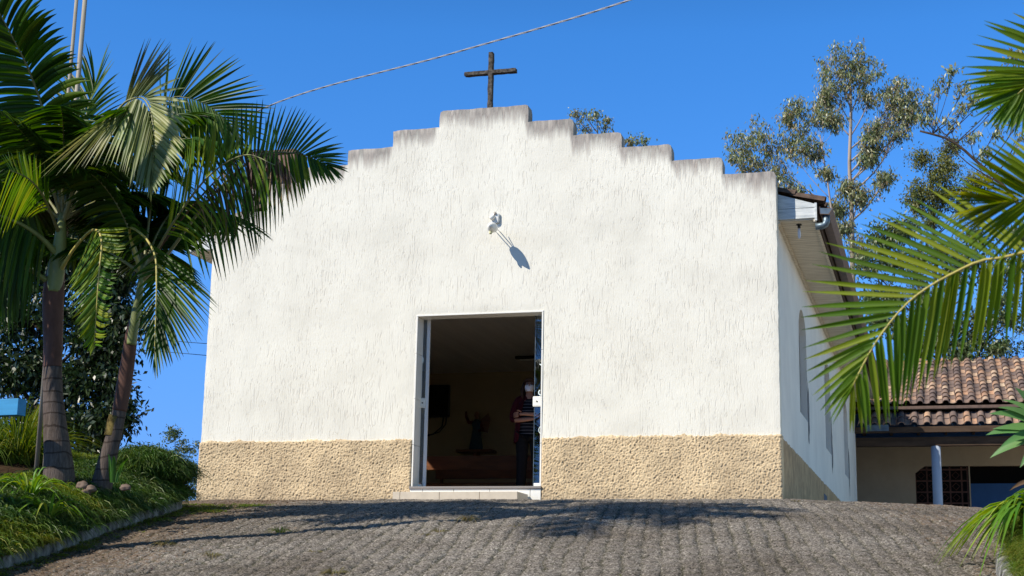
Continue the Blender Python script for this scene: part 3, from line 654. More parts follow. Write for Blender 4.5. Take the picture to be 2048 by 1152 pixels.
# back wall, inner room
kid(plate([(.0, -.3), (7.752, -.3), (7.752, 3.62), (3.9, 4.95), (0, 3.62)], [], .2, 'y', 16.3, 'back_wall', M['side']))
room = [('floor_slab', (.2, .21, .08), (7.54, 8.7, .165), 'int_floor'), ('altar_wall', (.22, 8.6, .165), (7.53, 8.75, 3.05), 'int_wall'), ('ceiling_lining', (.22, .215, 3.05), (7.53, 16.2, 3.09), 'int_ceil')]
for nm, a, b, mt in room: kid(MB().box(a, b).build(nm, M[mt]))
# inner faces of the front and side walls
kid(plate([(.22, .17), (DX0, .17), (DX0, DZ1), (DX1, DZ1), (DX1, .17), (7.53, .17), (7.53, 3.045), (.22, 3.045)], [], .012, 'y', .212, 'inner_front_lining', M['int_wall']))
for c in (.221, 7.519): kid(plate([(.23, .17), (8.6, .17), (8.6, 3.045), (.23, 3.045)], [arch(a, b, 1.45, 3.02) for a, b in WIN[:1]], .012, 'x', c, 'inner_side_lining', M['int_wall']))
# soffit, fascia, roof, gutter on both long sides
for sgn in (1, -1):
    X = lambda x: x if sgn > 0 else 7.752-x
    def bx(x0, y0, z0, x1, y1, z1, nm, mt, bev=.003): return kid(MB().box((X(x0), y0, z0), (X(x1), y1, z1), bev).build(nm, M[mt]))
    bx(7.736, .25, 3.52, 8.225, 16.6, 3.54, 'soffit', 'soffit', 0)
    bx(7.737, .23, 3.485, 7.775, 16.6, 3.52, 'soffit_moulding', 'soffit', .004); bx(8.19, .23, 3.49, 8.225, 16.6, 3.52, 'soffit_moulding', 'soffit', .004)
    bx(8.226, .24, 3.50, 8.25, 16.6, 3.69, 'fascia_board', 'beam', .002)
    for z0, z1l, z1r in ((3.535, 3.665, 3.69), (3.672, 3.87, 3.715)):
        a = X(7.74); b = X(8.225); vs = [(a, .225, z0), (b, .225, z0+.004), (b, .225, z1r), (a, .225, z1l), (a, .248, z0), (b, .248, z0+.004), (b, .248, z1r), (a, .248, z1l)]
        if z0 < 3.6: vs = [(x, y, (z if z < 3.6 else 3.668)) for x, y, z in vs]
        kid(MB().add(vs, [(0, 1, 2, 3), (7, 6, 5, 4), (0, 4, 5, 1), (1, 5, 6, 2), (2, 6, 7, 3), (3, 7, 4, 0)]).build('end_board', M['fascia']))
    bx(8.205, .215, 3.50, 8.235, .252, 3.73, 'corner_strip', 'fascia', .002)
    # gutter: folded sheet channel
    prof = [(8.27, 3.67), (8.272, 3.575), (8.38, 3.565), (8.425, 3.625), (8.435, 3.64)]; prof2 = [(x-.004 if i > 1 else x+.005, z+.006) for i, (x, z) in enumerate(prof)]
    vs = []; fs = []
    for y in (.20, 16.7):
        for x, z in prof+prof2[::-1]: vs.append((X(x), y, z))
    k = len(prof)*2
    for i in range(k): fs.append((i, (i+1) % k, k+(i+1) % k, k+i))
    fs += [tuple(range(k))[::-1], tuple(range(k, 2*k))]
    gt = kid(MB().add(vs, fs).build('gutter', M['brownmetal']))
    kid(MB().add([(X(x), .203, z) for x, z in ((8.272, 3.655), (8.274, 3.578), (8.378, 3.568), (8.43, 3.64))]+[(X(x), .206, z) for x, z in ((8.272, 3.655), (8.274, 3.578), (8.378, 3.568), (8.43, 3.64))], [(0, 1, 2, 3), (7, 6, 5, 4), (0, 3, 7, 4), (0, 4, 5, 1), (1, 5, 6, 2), (2, 6, 7, 3)]).build('gutter_end_cap', M['galv']))
kid(MB().tube([(8.345, .27, 3.57), (8.345, .27, 3.49), (8.33, .27, 3.455), (8.30, .27, 3.44), (8.21, .27, 3.435)], .045, 16).build('downpipe_stub', M['galv'], smooth=True))

def tile_roof(name, O, U, Vd, nu, nv, pitch, course, rad, mat, parent=None, overh=.0, jit=.006):
    """rows of half-round clay tiles. O lower corner, U along the eave, Vd up the slope"""
    O, U, Vd = [Vector(a) for a in (O, U, Vd)]; U.normalize(); Vd.normalize(); Nn = U.cross(Vd).normalized()
    if Nn.z < 0: Nn = -Nn
    mb = MB(); rs = random.Random(5)
    for i in range(nu):
        rowoff = rs.uniform(-.01, .01)
        for pan in (0, 1):
            for j in range(nv):
                cu = (i+(.5 if pan else 0))*pitch+rs.uniform(-jit, jit)+rowoff
                v0 = j*course+rs.uniform(-jit, jit)*1.5-(.02 if pan == 0 and j == 0 else 0); v1 = v0+course*1.22
                r0 = rad*(1.0 if pan == 0 else .95)*rs.uniform(.95, 1.04); r1 = r0*.84; b = len(mb.v); K = 7
                for (vv, r, h) in ((v0, r0, .030), (v1, r1, .004)):
                    for th in (0, 1):
                        rr = r-(.014 if th else 0)
                        for k in range(K):
                            a = math.pi*k/(K-1)
                            if pan == 0: p = O+U*(cu+rr*math.cos(a))+Vd*vv+Nn*(h+rr*math.sin(a)*.95+.02)
                            else: p = O+U*(cu+rr*math.cos(a))+Vd*vv+Nn*(h+.035+(r0*.55)-rr*math.sin(a)*.55-.03)
                            mb.v.append(tuple(p))
                for k in range(K-1):
                    mb.f.append((b+k, b+k+1, b+2*K+k+1, b+2*K+k)); mb.f.append((b+K+k+1, b+K+k, b+3*K+k, b+3*K+k+1)); mb.f.append((b+k+1, b+k, b+K+k, b+K+k+1))
    o = mb.build(name, mat, None, False); autosmooth(o, 35)
    return o
sl = Vector((-.955, 0, .296)); 
for sgn in (1, -1):
    ox = 8.30 if sgn > 0 else 7.752-8.30; d = Vector((sl.x*sgn, 0, sl.z))
    o = tile_roof('tile_roof', (ox, .29, 3.70), (0, 1, 0), d, 64, 13, .26, .36, .085, M['tiledark']); kid(o)
kid(MB().box((3.6, .22, 4.8), (4.15, 16.5, 4.86)).build('ridge_board', M['beam']))
# deck under the tiles, closes the roof
for sgn in (1, -1):
    X = lambda x: x if sgn > 0 else 7.752-x
    mb = MB().add([(X(8.22), .26, 3.70), (X(3.876), .26, 5.03), (X(3.876), 16.5, 5.03), (X(8.22), 16.5, 3.70), (X(8.22), .26, 3.68), (X(3.876), .26, 5.01), (X(3.876), 16.5, 5.01), (X(8.22), 16.5, 3.68)], [(0, 1, 2, 3), (7, 6, 5, 4), (0, 4, 5, 1), (1, 5, 6, 2), (2, 6, 7, 3), (3, 7, 4, 0)])
    kid(mb.build('roof_deck', M['beam']))
# bulb under the soffit
lb = empty('bulb_lamp', 'bare glass bulb hanging from a black socket under the right-hand eave', 'lamp', loc=(7.99, .45, 3.52))
MB().tube([(0, 0, 0), (0, 0, -.012)], .035, 14).tube([(0, 0, -.01), (0, 0, -.05)], .019, 12).build('socket', M['black'], lb)
MB().tube([(0, 0, -.05), (0, 0, -.075), (0, 0, -.10), (0, 0, -.17), (0, 0, -.19)], [.014, .018, .019, .018, .006], 12).build('bulb', M['glass_bulb'], lb, True)
# cross
cr = MB(); crx = 3.955
cr.box((crx-.031, .05, 5.2), (crx+.031, .13, 6.05), .006)
cross = cr.build('upright', M['cross']); 
c2 = MB().box((crx-.37, .048, 5.738), (crx+.36, .132, 5.792), .006).build('crossbar', M['cross'])
for o in (cross, c2):
    m_ = o.modifiers.new('rough', 'SUBSURF'); m_.subdivision_type = 'SIMPLE'; m_.levels = m_.render_levels = 4
    tx = bpy.data.textures.new('roughness', 'CLOUDS'); tx.noise_scale = .05; d_ = o.modifiers.new('d', 'DISPLACE'); d_.texture = tx; d_.strength = .018; d_.mid_level = .5
cx = empty('cross', 'dark weathered concrete cross standing on top of the stepped parapet', 'cross', loc=(crx, .09, 5.2))
for o in (cross, c2): o.parent = cx; o.matrix_parent_inverse = Matrix.Translation((-crx, -.09, -5.2))
# wall lamp: socket block, two rods and a long pointed lamp head
wl = empty('wall_lamp', 'white outdoor lamp on thin rods sticking out of the wall above the doorway', 'lamp', loc=(4.09, 0, 3.55))
MB().box((-.055, -.035, .07), (.06, .0, .21), .02).tube([(-.02, -.03, .15), (-.035, -.07, .14), (-.03, -.09, .13)], [.035, .032, .02], 12).build('wall_plate', M['white_pl'], wl, True)
MB().tube([(.0, -.02, .19), (.005, -.05, .205), (0, -.06, .20)], [.018, .02, .012], 10).build('worn_socket', M['dirty_pl'], wl, True)
MB().tube([(-.015, 0, -.01), (-.015, -.22, .0)], .006, 8).tube([(.02, 0, .01), (.012, -.22, .02)], .006, 8).tube([(.04, -.10, .05), (.02, -.22, .015)], .005, 8).build('bracket', M['alu'], wl, True)
MB().tube([(0, -.19, .005), (0, -.20, .0), (0, -.235, 0), (.002, -.28, -.002), (.004, -.33, -.004), (.006, -.38, -.006), (.008, -.43, -.008)], [.022, .042, .062, .068, .060, .040, .012], 22).build('lamp_head', M['white_pl'], wl, True)
MB().tube([(-.01, -.30, -.058), (-.012, -.32, -.085), (-.014, -.34, -.10)], [.022, .022, .008], 10).build('lens_drip', simple('yellowed_plastic', (.55, .52, .30), .5, .4, .1, 20), wl, True)
# bell turret behind the left part of the parapet
bt = empty('bell_turret', 'small dark stained masonry turret rising behind the left steps of the parapet', 'turret', loc=(1.0, .9, 4.0))
tL = at(497, 360, 1.0); tR = at(590, 360, 1.0); zt = at(545, 303, 1.0)[2]
x0, x1 = tL[0], tR[0]
mb = MB(); d0, d1 = .95, 1.35
mb.box((x0, d0, 3.9), (x0+.10, d1, zt-.06), .008).box((x1-.12, d0, 3.9), (x1, d1, zt-.06), .008).box((x0+.10, d0+.002, 3.9), (x1-.12, d1-.002, 4.32), .004).box((x0+.10, d0+.002, zt-.26), (x1-.12, d1-.002, zt-.062), .004)
o = mb.build('masonry', M['turret']); o.parent = bt; o.matrix_parent_inverse = Matrix.Translation((-1.0, -.9, -4.0))
o = MB().box((x0-.02, d0-.02, zt-.06), (x1+.015, d1+.02, zt), .01).build('cap', M['turret']); o.parent = bt; o.matrix_parent_inverse = Matrix.Translation((-1.0, -.9, -4.0))
o = MB().box((x0+.10, d0+.2, 4.32), (x1-.12, d0+.24, zt-.26)).build('recess_panel', M['cement']); o.parent = bt; o.matrix_parent_inverse = Matrix.Translation((-1.0, -.9, -4.0))
o = MB().box((x0-.004+.0, d0-.012, 4.02), (x0+.16, d0-.002, 4.6), .004).build('plaster_patch', M['stucco']); o.parent = bt; o.matrix_parent_inverse = Matrix.Translation((-1.0, -.9, -4.0))

# ------------------------------------------------------------------ inside the church
def bench(x0, x1, y, label):
    b = empty('bench', label, 'bench', 'wooden pews inside the church', loc=((x0+x1)/2, y, .165)); h = (x1-x0)/2
    MB().box((-h, -.18, .42), (h, .18, .455), .004).build('seat', M['bench'], b)
    MB().box((-h, .20, .70), (h, .225, .92), .004).build('backrest', M['bench'], b)
    for sx in (-h+.12, h-.12):
        MB().box((sx-.02, -.17, 0), (sx+.02, .17, .42), .003).box((sx-.02, .17, 0), (sx+.02, .225, .9), .003).build('leg', M['bench'], b)
    MB().box((-h+.14, .0, .16), (h-.14, .025, .22)).build('stretcher', M['bench'], b)
bench(1.1, 3.55, 4.7, 'wooden pew nearest the open doorway with a sunlit strip on its left part')
bench(1.1, 3.55, 6.4, 'dark wooden pew in the second row inside the church')
bench(4.25, 6.7, 5.4, 'dark wooden pew to the right of the aisle behind the woman')
tvp = at(855, 804, 11.9)
tv = empty('television', 'black flat television hanging high on the wall at the left inside the church', 'television', loc=tuple(at(868, 804, 8.45)))
MB().box((-.5, -.04, -.29), (.31, .04, .32), .01).build('casing', M['tv'], tv)
MB().box((-.48, -.046, -.26), (.29, -.041, .30)).build('screen', M['screen'], tv)
MB().tube([(.2, .0, -.28), (.16, .05, -.46), (-.02, .08, -.60), (-.3, .10, -.64)], .012, 6).tube([(.26, .0, -.28), (.23, .05, -.42), (.1, .08, -.56), (-.25, .10, -.66)], .010, 6).build('cable', M['tv'], tv)
sp = at(952, 900, 8.4)
sb = empty('shelf', 'small wall shelf carrying the robed statue inside the church', 'shelf', loc=(sp[0], 8.45, sp[2]))
MB().box((-.35, -.2, -.05), (.35, .14, 0), .005).build('board', M['bench'], sb); MB().box((-.03, -.15, -.25), (.03, .13, -.05)).build('bracket', M['bench'], sb)
sc_ = 1.0
stt = empty('statue', 'painted saint statue in a blue robe with a raised red sleeve on the far wall', 'statue', loc=(sp[0], 8.4, sp[2]))
mr = simple('statue_blue', (.05, .10, .16), .6, .3, .2, 10); mred = simple('statue_red', (.14, .025, .02), .6, .3, .2, 10); msk = simple('statue_skin', (.4, .22, .14), .6, .3, .1, 10)
MB().tube([(0, 0, .0), (0, 0, .05), (0, 0, .35), (.01, 0, .55), (0, 0, .70), (0, 0, .80)], [.19, .18, .13, .11, .13, .05], 16).build('robe', mr, stt, True)
MB().tube([(0, 0, .79), (0, 0, .84), (0, -.01, .90), (0, 0, .97), (0, 0, 1.0)], [.035, .04, .065, .055, .02], 14).build('head', msk, stt, True); stt.scale = (.72, .72, .72)
MB().tube([(-.10, 0, .72), (-.2, -.04, .72), (-.27, -.05, .86), (-.28, -.05, 1.0)], [.05, .045, .035, .025], 10).tube([(.1, 0, .7), (.18, -.03, .52), (.1, -.12, .48)], [.05, .045, .03], 10).build('sleeves', mred, stt, True)
MB().add([(.05, .06, .75), (.28, .10, .97), (.34, .11, .8), (.28, .1, .45), (.1, .07, .5)], [(0, 1, 2, 3, 4)]).build('wing', M['bench'], stt)  # the statue's wing, one flat outline behind the shoulder
fl = empty('ceiling_light', 'unlit strip light fixed to the dark church ceiling', 'light', loc=tuple(at(1062, 722, 6.9)[:2])+(3.0,))
MB().box((-.28, -.06, .0), (.75, .06, .04), .004).build('housing', M['tv'], fl); MB().tube([(-.2, 0, -.02), (.7, 0, -.02)], .016, 10).build('tube', M['white_pl'], fl)
# ------------------------------------------------------------------ cables and poles
P0 = at(300, 330, -4.0); P1 = at(560, 203, -4.8); P2 = at(900, 108, -6.2); P3 = at(1265, -2, -7.6); P4 = at(1700, -170, -9.0)
pts = spline([at(120, 380, -3.4), P0, P1, P2, P3, P4], 240)
mb = MB()
for ph in (0, 2.1, 4.2):
    q = [Vector(p)+Vector((0, math.cos(i*.55+ph)*.0045, math.sin(i*.55+ph)*.0045)) for i, p in enumerate(pts)]
    mb.tube(q, .0042, 6)
tag(mb.build('power_cable', M['wire'], None, True), 'thick twisted pale cable crossing the sky above the parapet', 'cable')
for (ya, yb, lb) in ((684, 691, 'upper of the two thin dark wires left of the church wall'), (707, 718, 'lower of the two thin dark wires left of the church wall')):
    q = spline([at(-200, ya-42, 9), at(371, ya, 6), at(440, yb, 5), at(600, yb+18, 4)], 20)
    tag(MB().tube(list(q), .006, 5).build('wire', M['thinwire']), lb, 'wire')
for u0, u1, r, lb in ((152, 141, .020, 'thinner pale vertical pole, left one of the pair behind the tallest palm fronds'), (172, 158, .026, 'thicker grey vertical pole, right one of the pair behind the tallest palm fronds')):
    a = at(u1, 135, -5.75); z0 = float(gz(a[0], -5.75))
    tag(MB().tube([(a[0], -5.75, z0), (a[0], -5.75, 3), (a[0]+.005, -5.75, 5.1)], [r*1.15, r, r*.85], 14).build('pole', M['pole'], None, True), lb, 'pole', 'pair of poles behind the palms')

# ------------------------------------------------------------------ palms
def frond(name, parent, rach, tA, tB, n, mat, rm, width=.035, arch_=.06, r0=.016, droop=0.0, seed=0, gap=0.0, jit=.03, fold=.3, rstart=0.0, side_fix=None):
    """one feather frond. rach: 3D midrib; tA/tB: curves the leaflet tips of each side end on"""
    rs = np.random.default_rng(seed); R_ = spline(rach, 60); parts = []
    for T in (tA, tB):
        if T is None: continue
        Tc = spline(T, 60); t = np.linspace(0, 1, n); t = np.clip(t+rs.normal(0, .25/n, n), 0, 1)
        bi = rstart+(1-rstart)*t
        def samp(C, tt): 
            x = tt*59; i = np.minimum(x.astype(int), 58); f = (x-i)[:, None]; return C[i]*(1-f)+C[i+1]*f
        B = samp(R_, np.clip(bi, 0, 1)); Tp = samp(Tc, t); Ln = np.linalg.norm(Tp-B, axis=1)
        Tp = Tp+rs.normal(0, 1, (n, 3))*(jit*Ln)[:, None]; Tp = B+(Tp-B)*(1+rs.normal(0, .04, n))[:, None]; Tp[:, 2] -= droop*Ln*rs.uniform(.3, 1, n)
        Md = B+(Tp-B)*.5; Md[:, 2] += Ln*(arch_+rs.normal(0, .015, n)); Md += (samp(R_, np.clip(bi+.06, 0, 1))-B)*.5
        tan = samp(R_, np.clip(bi+.02, 0, 1))-samp(R_, np.clip(bi-.02, 0, 1)); nr = np.cross(Tp-B, tan); nr /= np.linalg.norm(nr, axis=1, keepdims=True)+1e-9
        nr = nr*np.sign(nr[:, 2:3]+1e-6)+rs.normal(0, .25, (n, 3))
        wd = width*rs.uniform(.75, 1.12, n)*np.interp(t, [0, .12, .8, 1], [.7, 1, 1, .6]); keep = rs.random(n) > gap
        parts.append(ribbons(B[keep], Md[keep], Tp[keep], wd[keep], nr[keep], 7, fold))
    v, f = merge(parts); o = link_mesh(name, v, f, mat, None, True)
    rm_ = MB().tube(list(R_), list(np.interp(np.linspace(0, 1, 60), [0, .15, 1], [r0*1.6, r0, r0*.22])), 8).build('midrib', rm, o, True)
    o.parent = parent; o.matrix_parent_inverse = Matrix.Translation(-Vector(parent.location)); return o
def px(L): return [at(*p) for p in L]
def auto_frond(parent, C, az, el, L, mat, seed, n=42, width=.034, lw=.42, droop=.9, name='frond', rm=None, gap=0):
    """procedural frond arching out of crown centre C"""
    rs = random.Random(seed); d = Vector((math.cos(az), math.sin(az), 0)); rp = []
    for i in range(9):
        t = i/8; a = el-t*t*droop*1.25; 
        rp.append(Vector(C) if i == 0 else rp[-1]+(d*math.cos(a)+Vector((0, 0, 1))*math.sin(a))*(L/8))
    rp = np.array([tuple(p) for p in rp]); side = np.array([-d.y, d.x, 0.0]); tA = []; tB = []
    for k, t in enumerate(np.linspace(.22, 1, 7)):
        i = t*8; j = min(int(i), 7); p = rp[j]+(rp[j+1]-rp[j])*(i-j); tg = rp[j+1]-rp[j]; tg /= np.linalg.norm(tg)
        ll = lw*math.sin(math.pi*(.18+.72*(t-.1)))**.6; f = .45+.75*max(0, t-.6)
        dn = np.array([0, 0, -.42-.25*rs.random()])
        tA.append(p+(side*.85+tg*f+dn)*ll); tB.append(p+(-side*.85+tg*f+dn)*ll)
    return frond(name, parent, rp, np.array(tA), np.array(tB), n, mat, rm or M['rachis'], width, .10, .013, .12, seed, gap, .05, rstart=.22)
PY1, PY2 = -6.4, -6.1
def frond_keys(name, parent, rach, A, B, n, yb, yt, mat, rm, width, arch_=.04, r0=.014, seed=0, jit=.012, fold=.3, bend=.0):
    """feather frond from (base, tip) pairs along the midrib; yb, yt: distance of bases and tips at the first and last pair"""
    rs = np.random.default_rng(seed); parts = []
    for K, nn in ((A, n[0]), (B, n[1])):
        K = np.array(K, float); x = np.clip(np.linspace(0, len(K)-1, nn)+rs.normal(0, .12, nn)*(len(K)-1)/nn, 0, len(K)-1); t = x/(len(K)-1)
        q = np.stack([np.interp(x, np.arange(len(K)), K[:, c]) for c in range(4)], 1)
        Bp = np.array([at(a, b, yb[0]+(yb[1]-yb[0])*tt) for (a, b, _, _), tt in zip(q, t)])
        Tp = np.array([at(c, d, yt[0]+(yt[1]-yt[0])*tt) for (_, _, c, d), tt in zip(q, t)]); Ln = np.linalg.norm(Tp-Bp, axis=1)
        Tp += rs.normal(0, 1, (nn, 3))*(jit*Ln)[:, None]; Md = (Bp+Tp)/2; Md[:, 2] += Ln*(arch_+rs.normal(0, .012, nn))
        out = np.gradient(Bp, axis=0); out /= np.linalg.norm(out, axis=1, keepdims=True)+1e-9; Md += out*(bend*Ln)[:, None]
        nr = np.cross(Tp-Bp, out); nr /= np.linalg.norm(nr, axis=1, keepdims=True)+1e-9; nr = nr*np.sign(nr[:, 1:2]-1e-6)*-1+rs.normal(0, .22, (nn, 3))
        parts.append(ribbons(Bp, Md, Tp, width*rs.uniform(.8, 1.12, nn)*np.interp(t, [0, .1, .85, 1], [.8, 1, 1, .7]), nr, 7, fold))
    v, f = merge(parts); o = link_mesh(name, v, f, mat, None, True); R_ = spline(rach, 60)
    MB().tube(list(R_), list(np.interp(np.linspace(0, 1, 60), [0, .15, 1], [r0*1.6, r0, r0*.22])), 8).build('midrib', rm, o, True)
    o.parent = parent; o.matrix_parent_inverse = Matrix.Translation(-Vector(parent.location)); return o
b1 = at(118, 985, PY1); b2 = at(196, 985, PY2)
palm1 = empty('palm_tree', 'left palm with the thick straight ringed trunk beside the blue board', 'palm', 'feather palms in the left garden bed', tuple(b1))
palm2 = empty('palm_tree', 'slimmer palm leaning right toward the church, in front of the left garden hedge', 'palm', 'feather palms in the left garden bed', tuple(b2))
def put(o, parent): o.parent = parent; o.matrix_parent_inverse = Matrix.Translation(-Vector(parent.location)); return o
# trunks: centre-line pixels with width in pixels
def trunk(L, y, k=1.0):
    return spline([at(u, v, y) for u, v, w in L], 40), np.interp(np.linspace(0, 1, 40), np.linspace(0, 1, len(L)), [w/2/236*k for u, v, w in L])
c, r = trunk([(112, 1030, 86), (117, 985, 70), (117, 930, 58), (110, 850, 49), (106, 790, 42), (105, 735, 40)], PY1); put(MB().tube(list(c), list(r), 28).build('trunk', M['trunk'], None, True), palm1)
c, r = trunk([(105, 736, 39), (106, 690, 41), (106, 620, 44), (108, 570, 46), (112, 540, 40)], PY1); put(MB().tube(list(c), list(r), 24).build('leaf_sheath', M['shaftbrown'], None, True), palm1)
c, r = trunk([(107, 585, 36), (112, 540, 38), (118, 500, 32), (122, 460, 24), (124, 425, 14)], PY1-.02); put(MB().tube(list(c), list(r), 24).build('crownshaft', M['shaft'], None, True), palm1)
c, r = trunk([(190, 1020, 56), (202, 975, 46), (215, 920, 38), (228, 870, 33), (240, 815, 30)], PY2); put(MB().tube(list(c), list(r), 24).build('trunk', M['trunk'], None, True), palm2)
c, r = trunk([(225, 872, 35), (229, 850, 34.5), (234, 832, 33.5)], PY2); put(MB().tube(list(c), list(r+.0015), 24).build('lichen_band', simple('yellow_lichen_bark', (.16, .12, .04), .9, .1, .9, 16, .003), None, True), palm2)
c, r = trunk([(239, 822, 31), (248, 770, 33), (256, 720, 31), (263, 670, 28), (268, 640, 22)], PY2); put(MB().tube(list(c), list(r), 24).build('leaf_sheath', M['shaftbrown'], None, True), palm2)
c, r = trunk([(262, 690, 22), (270, 640, 22), (277, 600, 19), (282, 560, 14), (285, 530, 9)], PY2-.02); put(MB().tube(list(c), list(r), 20).build('crownshaft', M['shaft'], None, True), palm2)
y1, y2 = PY1, PY2
# fronds traced at their own distances
frond('frond', palm1, px([(124, 440, y1), (116, 350, y1-.1), (92, 240, y1-.25), (62, 150, y1-.45), (28, 80, y1-.7), (-10, 10, y1-.9)]),
      px([(20, 395, y1-.3), (-35, 330, y1-.5), (-60, 230, y1-.7), (-80, 130, y1-.9), (-90, 20, y1-1.1), (-40, -40, y1-1.1)]),
      px([(190, 330, y1-.2), (205, 250, y1-.3), (185, 170, y1-.5), (128, 60, y1-.7), (90, -5, y1-.9), (20, -60, y1-1)]), 46, M['palmleaf'], M['rachis'], .060, .05, .022, .02, 1, rstart=.22)
frond_keys('frond', palm1, px([(124, 450, y1), (150, 370, y1-.2), (185, 290, y1-.5), (240, 215, y1-.8), (264, 198, y1-.85), (285, 196, y1-.9), (299, 215, y1-.95), (305, 243, y1-1), (309, 278, y1-1.02), (306, 312, y1-1.05), (302, 382, y1-1.1)]),
    [(235,225,60,350),(243,219,92,358),(250,212,132,347),(257,205,170,333),(264,201,187,333),(271,198,215,332),(278,198,240,342),(288,205,252,345),(295,215,257,372),(300,236,267,378),(304,264,278,382),(306,295,288,389),(305,330,300,399),(303,370,302,405)],
    [(250,208,290,80),(255,205,297,75),(260,200,337,75),(267,195,342,88),(274,193,352,113),(285,193,357,128),(292,196,380,200),(299,205,373,255),(302,222,373,288),(305,243,368,302),(307,264,363,320),(309,285,354,333),(307,312,337,358),(305,340,326,372),(304,365,312,389)],
    (38, 38), (y1-.8, y1-1.1), (y1-1.0, y1-1.15), M['palmgrey'], M['rachis'], .042, .06, .016, 2)
frond('frond', palm1, px([(122, 520, y1), (85, 478, y1-.2), (35, 445, y1-.4), (-30, 425, y1-.6), (-90, 430, y1-.8)]),
      px([(70, 410, y1-.3), (30, 345, y1-.5), (-20, 330, y1-.7), (-80, 350, y1-.8), (-140, 420, y1-.9)]), px([(82, 590, y1-.2), (45, 600, y1-.4), (0, 600, y1-.6), (-60, 590, y1-.8), (-120, 500, y1-.9)]), 32, M['palmleaf'], M['shaft'], .042, .05, .026, .1, 3, rstart=.2)
frond('frond', palm1, px([(108, 570, y1), (60, 540, y1-.2), (0, 512, y1-.4), (-60, 505, y1-.7)]), px([(60, 470, y1), (20, 440, y1-.3), (-40, 440, y1-.6)]), px([(55, 660, y1-.1), (10, 660, y1-.3), (-50, 640, y1-.6)]), 24, M['palmleaf'], M['shaft'], .04, .05, .024, .1, 4, rstart=.25)
frond('frond', palm1, px([(118, 545, y1), (150, 495, y1-.2), (185, 460, y1-.4), (203, 480, y1-.5), (197, 560, y1-.55), (188, 690, y1-.5)]),
      px([(150, 545, y1-.3), (136, 575, y1-.5), (148, 640, y1-.6), (165, 690, y1-.6), (180, 712, y1-.5)]), px([(255, 452, y1-.4), (250, 480, y1-.5), (226, 600, y1-.6), (222, 640, y1-.6), (205, 690, y1-.6)]), 34, M['palmyoung'], M['rachisnear'], .034, .08, .015, .05, 5, rstart=.4)
frond('frond', palm1, px([(124, 450, y1), (150, 330, y1+.4), (170, 240, y1+.8), (190, 170, y1+1.1)]), px([(110, 300, y1+.4), (95, 190, y1+.8), (130, 130, y1+1.1), (180, 80, y1+1.3)]), px([(260, 345, y1+.4), (275, 250, y1+.8), (245, 165, y1+1.1), (215, 70, y1+1.3)]), 32, M['palmleaf'], M['rachis'], .042, .05, .016, .05, 6, rstart=.25)
frond('frond', palm1, px([(120, 470, y1), (90, 400, y1-.5), (60, 360, y1-1.0), (20, 340, y1-1.5)]), px([(60, 420, y1-.6), (20, 440, y1-1), (-20, 440, y1-1.4)]), px([(100, 330, y1-.6), (60, 290, y1-1), (0, 290, y1-1.4)]), 24, M['palmyoung'], M['rachis'], .035, .06, .014, .3, 7, rstart=.25)
# palm 2
frond_keys('frond', palm2, px([(283, 548, y2), (262, 480, y2-.15), (262, 456, y2-.3), (290, 475, y2-.5), (310, 512, y2-.6), (313, 565, y2-.68), (312, 611, y2-.7), (310, 677, y2-.75), (308, 735, y2-.75)]),
    [(262,456,225,470),(280,466,235,500),(300,490,255,520),(310,518,261,565),(311,535,267,548),(311,548,272,566),(311,565,279,604),(311,581,270,624),(311,594,267,660),(311,611,275,673),(310,631,280,705),(310,657,290,716),(309,683,298,730),(308,720,306,750)],
    [(300,488,400,560),(310,512,437,598),(312,522,437,617),(312,528,429,632),(313,538,416,650),(313,551,411,665),(313,565,399,680),(313,578,384,692),(313,594,371,713),(312,611,353,725),(311,631,345,730),(311,650,330,740),(310,677,318,753),(309,715,310,762)],
    (26, 30), (y2-.3, y2-.75), (y2-.5, y2-.85), M['palmleaf'], M['rachisnear'], .034, .05, .014, 11)
frond_keys('frond', palm2, px([(284, 560, y2), (332, 512, y2-.1), (396, 426, y2-.25), (440, 376, y2-.35), (480, 338, y2-.42), (520, 310, y2-.5), (574, 305, y2-.6), (627, 315, y2-.7), (665, 336, y2-.78)]),
    [(396,420,395,270),(430,380,420,245),(455,350,446,222),(468,340,463,216),(483,330,481,210),(498,322,501,203),(515,312,524,197),(530,308,551,207),(540,307,566,210),(552,305,589,210),(562,304,604,214),(572,305,619,223),(582,306,634,233),(594,307,656,247),(605,309,680,274),(618,312,692,299),(630,316,696,316),(642,322,696,332),(655,330,698,346)],
    [(365,462,392,556),(396,426,430,566),(420,398,452,560),(440,376,469,542),(462,352,495,523),(480,338,511,516),(500,322,520,508),(520,310,528,485),(540,306,543,472),(562,305,581,436),(580,306,600,411),(596,308,612,399),(612,311,627,377),(626,315,644,371),(640,322,665,369),(650,328,679,366),(662,335,690,358)],
    (36, 40), (y2-.3, y2-.78), (y2-.4, y2-.85), M['palmleaf'], M['rachis'], .038, .03, .016, 12)
frond_keys('frond', palm2, px([(285, 560, y2), (300, 420, y2+.25), (318, 270, y2+.4), (340, 200, y2+.5), (375, 196, y2+.55), (410, 208, y2+.6), (450, 240, y2+.62), (480, 272, y2+.62)]),
    [(322,250,310,110),(335,200,388,68),(345,198,380,95),(352,196,425,80),(358,196,433,85),(366,196,468,108),(374,197,482,117),(384,198,497,135),(396,202,521,163),(406,206,533,178),(416,212,545,208),(428,220,551,220),(440,230,530,240),(450,240,535,262),(465,255,545,290)],
    [(335,215,350,350),(345,198,372,330),(360,197,395,345),(375,197,410,350),(390,200,425,350),(405,205,440,345),(420,213,455,340),(435,225,475,335),(450,240,500,330),(470,260,520,325)],
    (26, 26), (y2+.5, y2+.62), (y2+.45, y2+.6), M['palmleaf'], M['rachis'], .036, .03, .014, 13)
